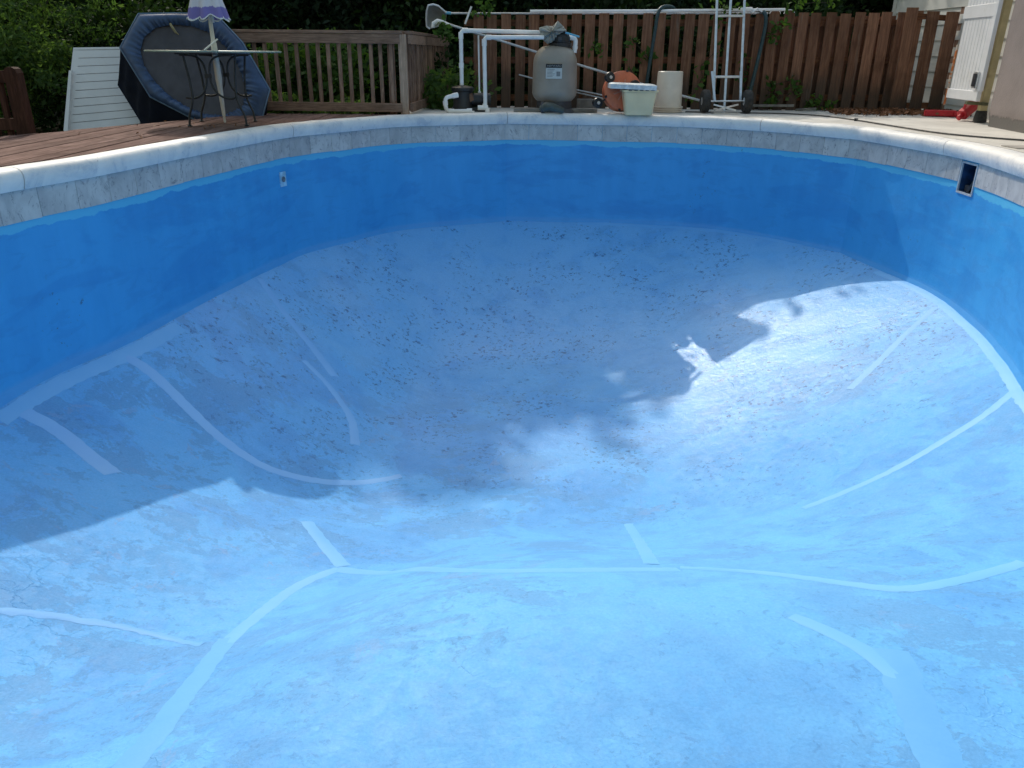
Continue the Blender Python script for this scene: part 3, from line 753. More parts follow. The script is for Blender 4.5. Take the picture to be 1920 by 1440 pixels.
# ------------------------------------------------------------------ glass table, parasol
TY, TZ = 8.72, .705
tc = at(402, 96, TY); tc.z = TZ
tb = thing('patio_table', 'patio table with glass top and curved wrought iron legs on the deck', 'table', (tc.x, TY, 0))
hl = (at(523,97,TY).x-at(280,95,TY).x)/2
MB().lathe([(hl-.01,TZ-.011),(hl,TZ-.007),(hl,TZ+.004),(hl-.01,TZ+.007)], 64, (tc.x,TY,0)).build('glass_top', M['glass'], tb, smooth=40)
MB().lathe([(hl-.012,TZ-.03),(hl-.002,TZ-.028),(hl-.002,TZ-.014),(hl-.012,TZ-.012)], 64, (tc.x,TY,0)).f
feet = [(-3.30,8.36),(-3.40,8.96),(-2.75,8.46),(-2.84,9.03)]
def bez(a, b, c, d, n=14):
    a,b,c,d = map(Vector,(a,b,c,d)); return [a*(1-t)**3+b*3*t*(1-t)**2+c*3*t*t*(1-t)+d*t**3 for t in (k/n for k in range(n+1))]
for (fx, fy) in feet:
    dx = fx-tc.x; sx = 1 if dx > 0 else -1
    topx = tc.x+dx*.95-sx*.02
    path = [Vector((topx, fy, TZ-.03))]+bez((topx+.0,fy,.42),(tc.x+dx*.72,fy,.30),(tc.x+dx*.62,fy,.22),(tc.x+dx*.9,fy,.10))+[Vector((fx,fy,.015))]
    path = [Vector((topx, fy, TZ-.03)), Vector((topx+sx*-.03, fy, .45))]+bez((topx-sx*.035,fy,.36),(topx-sx*.05,fy,.26),(topx-sx*.02,fy,.20),(fx-sx*.01,fy,.10))+[Vector((fx,fy,.012))]
    lg = MB().tube(path, .0115, 8).lathe([(.022,0),(.026,.006),(.018,.014),(.01,.016)], 12, (fx,fy,0)).build('leg', M['iron'], tb, smooth=50)
for fy in (8.45, 8.98):
    for sx, x0 in ((-1, -3.36), (1, -2.80)):
        mid = tc.x+sx*.018-.0
        pts = bez((x0+(-sx)*.02,fy,TZ-.035),(x0-sx*.20,fy,TZ-.03),(mid,fy,TZ-.06),(mid,fy,.47))+bez((mid,fy,.47),(mid,fy,.32),(x0-sx*.16,fy,.235),(x0-sx*.03,fy,.27))[1:]
        MB().tube(pts, .0105, 8).build('curved_brace', M['iron'], tb, smooth=50)
    MB().box(tc.x-.03, tc.x+.03, fy-.014, fy+.014, .455, .495).build('clamp', M['iron'], tb)
MB().bar((-3.38,8.45,TZ-.025),(-3.38,8.98,TZ-.025), .02,.012).bar((-2.79,8.45,TZ-.025),(-2.79,8.98,TZ-.025), .02,.012).bar((-3.38,8.72,TZ-.026),(-2.79,8.72,TZ-.026), .02,.012).build('support_frame', M['iron'], tb)
pb_ = atz(422,230,.0); pt_ = at(393,30,pb_.y+.02)
um = thing('parasol', 'closed purple and white parasol on a cream pole through the glass table', 'parasol', tuple(pb_))
dv = (pt_-pb_)
MB().tube([pb_+dv*f for f in (0,.02,.06,.07,.35,.42,.75,.78,1,1.45)], [.010,.012,.012,.017,.027,.034,.030,.021,.020,.018], 14).build('pole', M['umbpole'], um, smooth=40)
MB().tube([at(383,94,pb_.y-.07), at(408,73,pb_.y-.02)], .008, 8).build('crank', M['pvc'], um, smooth=40)
hem = pt_.z-.02; base = pb_+dv*((hem-pb_.z)/dv.z); dn = dv/dv.z
mb = MB(); NA = 64; rows = 14
for r_ in range(rows+1):
    f = r_/rows; z = hem+.46*f; cc = base+dn*(z-hem)
    for k in range(NA):
        a = 2*math.pi*k/NA; rad = (.168*(1-f)**.8+.045)*(1+.16*math.cos(8*a+.6*math.sin(2*a))*(1-.4*f))*(1-.12*math.sin(a*3+1))*.87
        zz = z-(.02*(1-f)*(math.cos(8*a)+.6*math.cos(3*a)) if r_ == 0 else 0)
        mb.v.append((cc.x+rad*math.cos(a), cc.y+rad*math.sin(a), zz))
for r_ in range(rows):
    for k in range(NA): mb.f.append((r_*NA+k, r_*NA+(k+1)%NA, (r_+1)*NA+(k+1)%NA, (r_+1)*NA+k))
cano = mb.build('canopy', M['umb'], um, smooth=70)
mb = MB(); mb.tube([Vector(cano.data.vertices[k%NA].co) for k in range(NA+1)], .006, 6, cap=False); mb.build('hem_trim', M['vinyl'], um, smooth=60)
MB().tube([base+dn*-.04+Vector((.03,0,0)), base+dn*.03+Vector((.03,-.01,0))], .012, 8).build('runner', M['vinyl'], um)

# ------------------------------------------------------------------ board fence behind the pool gear
FY = 12.0
fe = thing('board_fence', 'stained brown board fence behind the sand filter and hand truck', 'fence', (2.2, FY, 0))
x0, x1 = at(884,110,FY).x, at(1688,110,FY).x
nbd = 31; bd = None; pitch = (x1-x0)/nbd
ftop = lambda x: 1.205+.012*(x+.5)*1.0
for i in range(nbd):
    bx = x0+pitch*(i+.5); hh = ftop(bx)+rnd.uniform(-.012,.012); wd = .140+rnd.uniform(-.008,.008)
    if bd is None:
        bd = MB().bar((0,0,0),(0,0,1), .148, .02, up=(0,1,0), ch=.002).build('fence_board', M['fence'], None, o=(0,0,0)); b = bd
    else:
        b = bd.copy(); C.objects.link(b)
    b.parent = fe; b.location = Vector((bx, FY-.03+rnd.uniform(-.003,.003), -.02))-fe.location; b.scale = (wd/.148, 1, hh+.02); b.rotation_euler = (0, rnd.uniform(-.012,.012), 0)
    # boards on the back side of the rails, seen through the gaps
    if bx > 2.9:
        c = bd.copy(); C.objects.link(c); c.parent = fe; c.location = Vector((bx+pitch*.5+.02, FY+.10, -.02))-fe.location; c.scale = (.62, 1, hh-.02)
for z in (.12,.62,1.10): MB().bar((x0-.1,FY+.035,z+.012*0),(x1+.1,FY+.035,z+.05), .04, .085).build('fence_rail', M['fenceh'], fe)
for i in range(4):
    px_ = x0+(x1-x0)*(i+.05)/3.1
    MB().bar((px_,FY+.11,-.1),(px_,FY+.11,1.12), .09, .09).build('fence_post', M['fence'], fe)
for k in (21, 22):                     # two boards with a rounded top and a pale worn rim
    bx = x0+pitch*(k+.5); zt_ = ftop(bx)-.014
    arc = [Vector((bx+.072*math.cos(a), FY-.03, zt_+.05*math.sin(a))) for a in (math.pi*j/12 for j in range(13))]
    MB().prism([p+Vector((0,-.010,0)) for p in arc], (0,.02,0)).build('rounded_top', M['fence'], fe)
    MB().tube([p+Vector((0,-.004,.004)) for p in arc], .008, 6).build('pale_rim', M['pvc'], fe, smooth=60)
# taller open boards beside the white building
gt = thing('fence_gate', 'gappy taller brown boards of the gate beside the white siding', 'gate', (5.4, 11.75, 0))
GY = 11.7
for (tx, ty, bx_, by_, wd, dy) in ((1712,14,1674,206,.155,0),(1727,20,1690,206,.075,.08),(1751,21,1716,206,.165,.03),(1788,22,1752,210,.175,0)):
    a, b = at(bx_,by_,GY+dy), at(tx,ty,GY+dy); a.x = b.x+ (a.x-b.x)*.6
    MB().bar((b.x,GY+dy,.0), (b.x,GY+dy,b.z), wd, .022, up=(0,1,0), ch=.002).build('gate_board', M['fence'], gt)
a, b = at(1706,29,GY+.06), at(1776,34,GY+.06)
MB().bar(a, b, .04, .07).build('gate_rail', M['fenceh'], gt)
a = at(1700,196,GY+.06); MB().bar((a.x,GY+.06,.08),(a.x+.75,GY+.06,.08), .04, .08).build('gate_rail', M['fenceh'], gt)
b = at(1806,24,GY+.02); MB().bar((b.x,GY-.02,0),(b.x,GY-.02,b.z+.35), .07, .09).build('gate_post', M['rail'], gt)

# ------------------------------------------------------------------ white sided building
HX = 6.02
hb = thing('sided_building', 'white building with horizontal lap siding behind the gate', 'building', (HX, 12.6, 0))
yf = 13.7; n = 0
for z in np.arange(-.3, 3.0, .205):
    MB().add([(HX-.016,yf,z),(HX-.016,6.2,z),(HX-.001,6.2,z+.203),(HX-.001,yf,z+.203),(HX+.02,yf,z),(HX+.02,6.2,z),(HX+.02,6.2,z+.203),(HX+.02,yf,z+.203)],
        [(0,1,2,3),(7,6,5,4),(0,4,5,1),(3,2,6,7),(0,3,7,4),(1,5,6,2)]).build('siding_board', M['siding'], hb)
MB().box(HX-.03,HX+.08,yf,yf+.11,-.3,3.0).build('corner_trim', M['siding'], hb)
MB().box(HX+.021,HX+3.0,6.2,yf+.10,-.3,2.98).build('wall', M['siding'], hb)
# stucco wall at the right edge
st = thing('stucco_wall', 'pinkish grey stucco wall with crumbling base at the right edge', 'wall', (5.3, 8.6, 0))
qa = atz(1846,236,0); qb = atz(1925,251,0); dd = (qb-qa); dd.z = 0; dd.normalize()
qa = Vector((qa.x+.02, qa.y, 0)); qe = qa+dd*3.2; nn = Vector((-dd.y, dd.x, 0)); nn = nn if nn.x > 0 else -nn
zs = np.linspace(-.02, 2.9, 40); mb = MB(); KN = 26
for z in zs:
    for k in range(KN+1):
        p = qa.lerp(qe, k/KN); j = .006*noise.noise(Vector((p.y*5, z*5, 0))); rec = .018 if z < .11+.05*noise.noise(Vector((p.y*6,0,9))) else 0
        mb.v.append(tuple(p+nn*(rec+j)+Vector((0,0,z))))
for i in range(len(zs)-1):
    for k in range(KN): a = i*(KN+1)+k; mb.f.append((a, a+1, a+KN+2, a+KN+1))
mb.build('wall_face', M['stucco'], st, smooth=40)
MB().prism([qa+nn*.03, qe+nn*.03, qe+nn*.22, qa+nn*.22], (0,0,2.9)).build('wall_core', M['stucco'], st)

# white vinyl door panel, yellow post
pR = Vector((5.37, 9.66, 0)); zb = .24
pLf = atz(1778,180,zb+.02); pLf = Vector((pLf.x, min(pLf.y,11.3), 0)); pLf.x = at(1778,180,pLf.y).x
vd = thing('vinyl_gate', 'white vinyl beadboard gate standing open beside the yellow post', 'gate', tuple(pR))
du = (pLf-pR); Lg = du.length; du.normalize(); dn_ = Vector((-du.y,du.x,0)); dn_ = -dn_ if dn_.x > 0 else dn_
def gp(u, d, z): return pR+du*u+dn_*d+Vector((0,0,z))
def gbox(u0,u1,d0,d1,z0,z1): return MB().add([gp(u,d,z) for z in (z0,z1) for u,d in ((u0,d0),(u1,d0),(u1,d1),(u0,d1))], [(3,2,1,0),(4,5,6,7),(0,1,5,4),(1,2,6,5),(2,3,7,6),(3,0,4,7)])
zt = 1.9; zm = at(1795,28,pLf.y).z
npl = 9
for i in range(npl): 
    u0, u1 = .06+(Lg-.10)*i/npl, .06+(Lg-.10)*(i+1)/npl
    gbox(u0+.002,u1-.002,-.01,.012,zb+.1,zt-.05).build('bead_board', M['vinyl'], vd, bevel=.004)
gbox(.0,Lg,-.022,.026,zb,zb+.11).build('bottom_rail', M['vinyl'], vd, bevel=.006)
gbox(.0,Lg,-.02,.025,zm-.05,zm+.09).build('middle_rail', M['vinyl'], vd, bevel=.006)
gbox(.0,Lg,-.02,.025,zt-.05,zt+.06).build('top_rail', M['vinyl'], vd, bevel=.006)
gbox(-.03,.058,-.021,.024,zb+.111,zt-.051).build('stile', M['vinyl'], vd, bevel=.006)
mb = gbox(.04,.16,.027,.05,.38,.56); lt = mb.build('latch', M['alu'], vd, bevel=.006)
gbox(.06,.09,.051,.085,.40,.54).build('latch_handle', M['dgrey'], vd, bevel=.006)
gbox(.0,Lg+.35,-.36,-.34,-.0,2.2).build('backing', M['dgrey'], vd) if False else None
py0 = atz(1836,229,0); ptop = at(1897,-5,py0.y)
yp = thing('yellow_post', 'yellow painted square post with black base in front of stucco wall', 'post', tuple(py0))
MB().bar(py0+Vector((0,0,.10)), Vector((py0.x+.015,py0.y,ptop.z+.5)), .085, .075, ch=.006).build('shaft', M['yellow'], yp)
MB().lathe([(.075,0),(.07,.05),(.06,.12),(.055,.13)], 14, tuple(py0)).build('base', M['rubber'], yp, smooth=40)
s_ = at(1838,195,py0.y-.05); MB().bar(s_+Vector((-.17,.0,.012)), s_+Vector((.08,0,0)), .05, .035).build('strap', plain('olive_strap', (.13,.13,.07), .8), yp)
a = at(1770,197,11.0); b = at(1796,84,11.0)
tag(MB().bar(a, b, .022, .02).build('striped_board', M['stripe']), 'narrow orange and white board leaning behind the vinyl gate', 'board')
# red plastic pieces
q = atz(1778,219,0)
r1 = thing('red_toolbox_tray', 'flat red plastic tray lying beside the dry leaves', 'tray', (q.x,q.y,0))
MB().prism([q+Vector((-.26,.10,0)), q+Vector((.10,.0,0)), q+Vector((.14,.14,0)), q+Vector((-.22,.22,0))], (0,0,.075)).build('tray', M['red'], r1, bevel=.012)
MB().prism([q+Vector((.06,-.03,0)), q+Vector((.22,-.06,0)), q+Vector((.26,.08,0)), q+Vector((.1,.12,0))], (0,0,.06)).build('lip', M['red'], r1, bevel=.012)
q = atz(1815,226,0)
r2 = thing('red_jug', 'red plastic jug lying tilted against the yellow post', 'jug', (q.x,q.y,0))
a, b = q+Vector((-.10,-.02,.06)), q+Vector((.10,.08,.20))
MB().bar(a, b, .13, .12, ch=.03).build('body', M['red'], r2, bevel=.01)
MB().tube([a.lerp(b,.25)+Vector((-.05,-.05,.04)), a.lerp(b,.35)+Vector((-.08,-.08,.08)), a.lerp(b,.75)+Vector((-.08,-.08,.08)), a.lerp(b,.85)+Vector((-.05,-.05,.04))], .015, 8).build('handle', M['red'], r2, smooth=50)
MB().tube([a, a+(a-b).normalized()*.06], .03, 12).build('neck', M['red'], r2, smooth=50)

# ------------------------------------------------------------------ pipes, pump, filter
PY = 11.05
def pipe_thing(name, label, pts, rad, fits, par=None):
    t = thing(name, label, 'pipe', tuple(pts[0]))
    MB().tube(pts, rad, 14).build('pipe', M['pvc'], t, smooth=50)
    for a, b in fits: MB().tube([a, b], rad*1.22, 14).build('fitting', M['pvc'], t, smooth=50)
    return t
def bend(a, c, b, n=6):           # rounded corner c between a and b
    a, b, c = Vector(a), Vector(b), Vector(c); r = .06; p = c+(a-c).normalized()*r; q = c+(b-c).normalized()*r
    return [p*(1-t)**2+c*2*t*(1-t)+q*t*t for t in (k/n for k in range(n+1))]
A, Bc, Cc = at(866,166,PY), at(864,57,PY), at(1015,61,PY)
pipe_thing('water_pipe', 'upper white pipe running from the pump lid across to the filter valve', [A]+bend(A,Bc,Cc)+[Cc], .026,
    [(Bc-Vector((0,0,.02)), Bc-Vector((0,0,.10))), (Bc+Vector((.02,0,0)), Bc+Vector((.09,0,0))), (at(865,118,PY), at(865,128,PY)), (A, A+Vector((0,0,.03)))])
A, Bc, Cc = at(910,203,PY-.12), at(908,70,PY-.12), at(1020,70,PY-.12)
pipe_thing('water_pipe', 'lower white pipe dropping to the ground beside the black pump', [A]+bend(A,Bc,Cc)+[Cc], .026,
    [(Bc-Vector((0,0,.02)), Bc-Vector((0,0,.10))), (Bc+Vector((.02,0,0)), Bc+Vector((.09,0,0))), (at(909,194,PY-.12), at(910,203,PY-.12)), (at(896,202,PY-.12), at(915,202,PY-.12)), (at(914,202,PY-.14), at(914,213,PY-.14))])
t = thing('drain_tube', 'thin white tube standing beside the lower white pipe', 'tube', tuple(at(898,196,PY+.1)))
MB().tube([at(896,198,PY+.1), at(899,178,PY+.1), at(898,120,PY+.1), at(897,66,PY+.1)], .011, 8).build('tube', M['pvc'], t, smooth=50)
MB().tube([at(899,171,PY+.1), at(899,177,PY+.1)], .02, 10).build('clip', M['pvc'], t)
MB().tube([at(903,177,PY+.06), at(896,186,PY+.06)], .016, 10).build('clip', M['pvc'], t)
# pump
pc = at(868,205,PY); pz = 0
pu = thing('pool_pump', 'black pool pump with white elbow pipe at the railing corner', 'pump', (pc.x,pc.y,0))
MB().lathe([(.13,0),(.135,.03),(.125,.06),(.13,.22),(.15,.235),(.15,.27),(.13,.285),(.04,.30)], 24, (pc.x,pc.y,.02)).build('strainer', M['black'], pu, smooth=35)
MB().tube([pc+Vector((.10,.02,.12)), pc+Vector((.36,.06,.12))], .085, 18).build('motor', M['black'], pu, smooth=35)
MB().box(pc.x-.1,pc.x+.34,pc.y-.08,pc.y+.1,-.01,.05).build('foot', M['black'], pu)
MB().tube([at(878,178,PY-.03), at(884,190,PY-.03)], [.06,.05], 14).build('motor_cap', plain('brown_motor_cap',(.16,.08,.045),.6), pu, smooth=40)
p1, p2, p3, p4 = at(858,178,PY-.22), at(834,183,PY-.30), at(837,209,PY-.30), at(885,208,PY-.26)
MB().tube([p1]+bend(p1,p2,p3)+bend(p2,p3,p4)+[p4], .026, 14).build('elbow_pipe', M['pvc'], pu, smooth=50)
for a, b in ((p1,p1.lerp(p2,.4)),(p3.lerp(p2,.45),p3.lerp(p2,.75)),(p3.lerp(p4,.1),p3.lerp(p4,.3)),(p4.lerp(p3,.2),p4)): MB().tube([a,b], .033, 14).build('pipe_fitting', M['pvc'], pu, smooth=50)
MB().tube([p4, p4-Vector((0,0,.05))], .033, 14).build('pipe_fitting', M['pvc'], pu, smooth=50)
# sand filter
FYc = 11.05; fc = at(1040,150,FYc); k_ = (at(1083,150,FYc).x-at(999,150,FYc).x)/2
zt0, zt1 = at(1040,193,FYc-.2).z, at(1040,84,FYc).z
sf = thing('sand_filter', 'tan pool sand filter tank with black base and white label', 'filter', (fc.x,FYc,0))
H_ = zt1-zt0; prof = []
for i in range(25):
    f = i/24; z = zt0+H_*f
    if f < .18: rr = k_*(.70+.30*math.sin(f/.18*math.pi/2)**.9)
    elif f > .66: rr = k_*(.25+.72*math.sqrt(max(0,1-((f-.66)/.34)**2.2)))
    else: rr = k_*(1-.03*(f-.18)/.48)
    prof.append((rr, z))
prof = [(.02,zt0)]+prof
MB().lathe(prof, 48, (fc.x,FYc,0)).build('tank', M['tank'], sf, smooth=50)
MB().lathe([(k_*.98,0),(k_*.92,.03),(k_*.80,.05),(k_*.76,zt0+.05),(k_*.5,zt0+.06)], 40, (fc.x,FYc,0)).build('base', M['dgrey'], sf, smooth=40)
zv = at(1047,68,FYc).z
vx = fc.x+.06
MB().lathe([(.15,zt1-.03),(.15,zt1+.02),(.125,zt1+.03),(.13,zv-.02),(.11,zv+.02),(.05,zv+.05)], 28, (vx,FYc,0)).build('valve', M['black'], sf, smooth=35)
MB().box(vx-.035,vx+.01,FYc-.145,FYc-.12,zv-.05,zv-.01).build('valve_gauge', M['dgrey'], sf)
e0, e1_, e2 = at(1062,71,FYc), at(1080,71,FYc), at(1077,99,FYc)
MB().tube([e0]+bend(e0,e1_,e2)+[e2], .030, 14).build('outlet_elbow', M['pvc'], sf, smooth=50)
MB().tube([e0, e0.lerp(e1_,.35)], .037, 14).build('outlet_fitting', M['pvc'], sf, smooth=50)
MB().tube([e2.lerp(e1_,.45), e2.lerp(e1_,.25)], .036, 14).build('outlet_fitting', M['pvc'], sf, smooth=50)
def cyl_patch(px0,px1,py0,py1,off,nm,mat,par,n=10,sk=0):
    a0 = at(px0,(py0+py1)/2,FYc-.25).x; a1 = at(px1,(py0+py1)/2,FYc-.25).x
    z1, z0 = at((px0+px1)/2,py0,FYc-.27).z, at((px0+px1)/2,py1,FYc-.27).z; mb = MB(); r = k_*.988+off
    r1 = r
    for i in range(n+1):
        xx = a0+(a1-a0)*i/n-fc.x; yy = FYc-math.sqrt(max(0,r1*r1-xx*xx)); 
        mb.v += [(fc.x+xx,yy,z0),(fc.x+xx,yy,z1)]
    for i in range(n): mb.f.append((i*2,i*2+2,i*2+3,i*2+1))
    return mb.build(nm,mat,par)
lb = cyl_patch(1023.5,1053.5,121,147.5,.006,'label',M['labelw'],sf)
cyl_patch(1023.5,1053.5,119.8,127.2,.009,'label_header',M['ink'],lb)
for i in range(6): cyl_patch(1026,1040-(i%3)*2,130+i*2.6,130.8+i*2.6,.008,'label_print',M['inkg'],lb,4)
cyl_patch(1043,1050,134,143,.008,'label_print',M['inkg'],lb,4)
tx = bpy.data.curves.new('label_text','FONT'); tx.body = 'HAYWARD'; tx.size = .036; tx.align_x = 'CENTER'; tx.align_y = 'CENTER'; tx.extrude = .0006; tx.materials.append(M['labelw'])
tq = at(1039,123.6,FYc-.27); to = bpy.data.objects.new('label_text', tx); C.objects.link(to)
bpy.context.view_layer.update()
dg = bpy.context.evaluated_depsgraph_get(); tme = bpy.data.meshes.new_from_object(to.evaluated_get(dg)); bpy.data.objects.remove(to)
r = k_*.988+.0115; txx = []
for v in tme.vertices:
    xx = v.co.x+tq.x-fc.x; v.co = Vector((fc.x+xx, FYc-math.sqrt(max(0,r*r-xx*xx)), tq.z+v.co.y))
to = bpy.data.objects.new('label_text', tme); C.objects.link(to); to.parent = sf; to.matrix_parent_inverse = Matrix.Translation(-Vector(sf.location))
# cloth over the valve
cbo = at(1028,62,FYc-.06)
mb = MB(); NU, NV = 26, 16
outl = [at(px,py,FYc-.10) for px,py in ((1011,52),(1024,48),(1036,49),(1046,39),(1056,49),(1062,57),(1052,62),(1044,70),(1037,78),(1028,82),(1020,75),(1014,66))]
ctr2 = at(1034,60,FYc-.20); no_ = len(outl)
ol2 = []
for i in range(no_):
    for k in range(4): ol2.append(outl[i].lerp(outl[(i+1)%no_], k/4))
n2 = len(ol2); 
for i, p in enumerate(ol2):
    for r_ in range(7):
        f = r_/6; q = p.lerp(ctr2, f); wv = .022*math.sin(i*1.05+f*3)*math.sin(f*math.pi)+.012*math.sin(i*2.3)
        mb.v.append((q.x, q.y-(wv if r_ < 6 else 0), q.z))
for i in range(n2):
    j = (i+1)%n2
    for r_ in range(6): mb.f.append((i*7+r_, j*7+r_, j*7+r_+1, i*7+r_+1))
o_ = len(mb.v)
for i, p in enumerate(ol2): mb.v.append((p.x, p.y+.10, p.z-.01))
for i in range(n2): j = (i+1)%n2; mb.f.append((i*7, o_+i, o_+j, j*7))
mb.f.append(tuple(o_+i for i in range(n2)))
tag(mb.build('cloth_bag', M['cloth'], smooth=70), 'crumpled grey cloth bag draped over the filter valve', 'bag')
a, b = at(1060,61,FYc-.1), at(1086,69,FYc-.08)
tag(MB().bar(a, b, .035, .022, ch=.006).build('blue_handle', M['cyan']), 'pale blue plastic handle lying on top of the filter valve', 'handle')
# snout in front of the filter base
q = atz(1032,213,0)
t = thing('hose_elbow', 'grey green plastic hose elbow on the ground before the filter base', 'hose fitting', (q.x,q.y,0))
MB().tube([q+Vector((-.10,.06,.05)), q+Vector((-.05,.0,.085)), q+Vector((.02,-.03,.085)), q+Vector((.10,-.02,.055)), q+Vector((.16,0,.035))], [.055,.060,.048,.042,.038], 14).build('elbow', plain('grey_green_plastic',(.085,.095,.08),.6), t, smooth=50)
MB().lathe([(.08,0),(.084,.02),(.08,.04)], 16, q+Vector((-.12,.07,.06)), M=Matrix.Rotation(R(90),3,'Y')).build('collar', M['dgrey'], t, smooth=40)
# stones and planks around
for (x_, y_, w_, d_, h_, l_) in ((993,211,.42,.26,.05,'flat grey paver left of the filter base'),(1094,211,.36,.2,.045,'long grey paver between the filter and the orange cleaner'),(1100,206,.26,.14,.14,'small upright grey block behind the long paver')):
    q = atz(x_, y_, .0); 
    MB().box(q.x-w_/2,q.x+w_/2,q.y,q.y+d_,0,h_).build('paver', M['slate'], None, bevel=.008)
    o = C.objects[-1] if False else bpy.data.objects[-1]
    ob = [o for o in C.objects if o.name.startswith('paver') and 'label' not in o][0]; tag(ob, l_, 'paver', 'pavers beside the filter')
for (xa_,ya_,xb_,yb_,l_) in ((1412,198,1488,198,'thin pale board lying along the fence right of the hand truck'),(1492,206,1530,204,'short pale board lying before the fence weeds')):
    a, b = at(xa_,ya_,11.8), at(xb_,yb_,11.75)
    tag(MB().bar(a, b, .06, .03).build('plank', M['slate']), l_, 'board', 'loose boards along the fence')

# ------------------------------------------------------------------ poles
def pole(name, label, cat, pts, rad, m):
    t = thing(name, label, cat, tuple(pts[0])); MB().tube(pts, rad, 10).build('shaft', m, t, smooth=50); return t
yN = FY-.02
nt_ = pole('skimmer_net', 'pool skimmer net on a long pole laid along the fence top', 'pool net', [at(838,25,yN), at(1000,25.5,yN), at(1440,25,yN)], .014, M['pole'])
MB().tube([at(835,24,yN), at(846,25,yN)], .02, 10).build('grip', M['cyan'], nt_, smooth=50)
hoop = [at(838,25,yN), at(830,18,yN-.05), at(822,11,yN-.08), at(812,8,yN-.1), at(803,10,yN-.1), at(800,20,yN-.05), at(799,36,yN), at(800,50,yN+.05), at(806,54,yN+.05)]
MB().tube(hoop, .012, 8).build('hoop', M['vinyl'], nt_, smooth=50)
hp = hoop+[at(822,50,yN+.1), at(836,42,yN+.1)]; mb = MB(); c_ = at(818,34,yN+.12)
mb.add(hp+[p.lerp(c_,.5)+Vector((0,.05,0)) for p in hp]+[c_], [(i,(i+1)%len(hp),len(hp)+(i+1)%len(hp),len(hp)+i) for i in range(len(hp))]+[(len(hp)+i,len(hp)+(i+1)%len(hp),2*len(hp)) for i in range(len(hp))])
mb.build('net', M['net'], nt_, smooth=60)
t = pole('white_pole', 'thick white pipe lying along the fence top above the filter', 'pipe', [at(994,21,yN-.06), at(1200,20.5,yN-.06), at(1472,18,yN-.06)], .019, M['pvc'])
MB().tube([at(1385,18,yN-.06), at(1410,18,yN-.06)], .03, 12).build('coupling', M['pvc'], t, smooth=50)
t = pole('vacuum_pole', 'long grey pole slanting down behind the filter with a white curved end', 'pole', [at(842,46,11.75), at(1010,99,11.65), at(1150,141,11.5), at(1250,172,11.4), at(1330,193,11.3)], .0165, M['pole'])
MB().tube([at(812,52,11.76), at(813,44,11.76), at(820,40,11.76), at(830,42,11.76), at(843,47,11.75)], [.024,.03,.034,.028,.02], 12).build('curved_end', M['pvc'], t, smooth=60)
pole('grey_rod', 'upper of two thin grey rods low against the fence behind the filter', 'rod', [at(973,140,11.8), at(1078,168,11.7), at(1128,178,11.6), at(1180,190,11.55)], .010, M['pole'])
pole('grey_rod', 'lower of two thin grey rods low against the fence behind the filter', 'rod', [at(1060,165,11.75), at(1080,173,11.7), at(1124,183,11.6), at(1170,194,11.6)], .010, M['pole'])
pole('white_stick', 'short pale stick standing up over the fence corner beside the net pole', 'stick', [at(872,45,FY-.1), at(884,12,FY-.1)], .014, M['pvc'])
def hose(label, px, rads=.030):
    pts = [at(x_,y_,Y_) for x_,y_,Y_ in px]; dense = []
    for i in range(len(pts)-1):
        p0,p1,p2,p3 = pts[max(i-1,0)],pts[i],pts[i+1],pts[min(i+2,len(pts)-1)]
        for k in range(8):
            t = k/8; dense.append(.5*((2*p1)+(p2-p0)*t+(2*p0-5*p1+4*p2-p3)*t*t+(3*p1-p0-3*p2+p3)*t**3))
    dense.append(pts[-1])
    tag(MB().tube(dense, rads, 12).build('vacuum_hose', M['teal'], smooth=60), label, 'hose', 'dark teal hoses hung over the fence')
hose('dark teal hose arching over the fence between filter and bucket', [(1212,160,11.9),(1218,120,11.88),(1228,60,11.86),(1233,28,11.86),(1240,15,11.9),(1252,12,11.98),(1264,17,12.1),(1268,40,12.15)], .024)
hose('dark teal hose hanging down the fence right of the hand truck', [(1402,188,11.86),(1412,150,11.87),(1424,100,11.87),(1434,55,11.86),(1436,32,11.86),(1431,22,11.92),(1424,19,12.02),(1418,24,12.1)], .026)
MBp = MB().tube([at(1410,24,11.9), at(1420,16,11.9), at(1429,22,11.9)], .012, 8)
tag(MBp.build('white_bracket', M['pvc'], smooth=50), 'small bent white bracket on the fence top beside the right hose', 'bracket')

# ------------------------------------------------------------------ orange cleaner, tub, lid, bucket
oq = at(1166,182,10.75); orr = (at(1204,182,10.75).x-at(1131,182,10.75).x)/2*.98
oc = thing('pool_cleaner', 'round orange pool cleaner with small black wheels standing on edge', 'pool cleaner', (oq.x,10.75,0))
zc = orr+.03; cc = Vector((oq.x, 10.75, zc)); tilt = Matrix.Rotation(R(8),3,'Z') @ Matrix.Rotation(R(78),3,'X')
MB().lathe([(orr*.9,-.16),(orr*.98,-.10),(orr,.0),(orr,.02)], 36, cc, M=tilt).build('lower_shell', M['dorange'], oc, smooth=40)
MB().lathe([(orr*1.0,.021),(orr*.985,.045),(orr*.93,.055),(orr*.5,.062),(.01,.062)], 36, cc, M=tilt).build('cover', M['orange'], oc, smooth=40)
mb = MB(); mb.lathe([(.055,.062),(.05,.078),(.02,.082)], 18, cc, M=tilt)
hub = mb.build('hub', M['orange2'], oc, smooth=40)
for k in range(9):
    a = 2*math.pi*k/9; p = tilt @ Vector((math.cos(a)*.06, math.sin(a)*.06, .064)); q = tilt @ Vector((math.cos(a)*.135, math.sin(a)*.135, .062))
    MB().bar(cc+p, cc+q, .016, .012, up=tilt @ Vector((0,0,1))).build('rib', M['orange2'], hub)
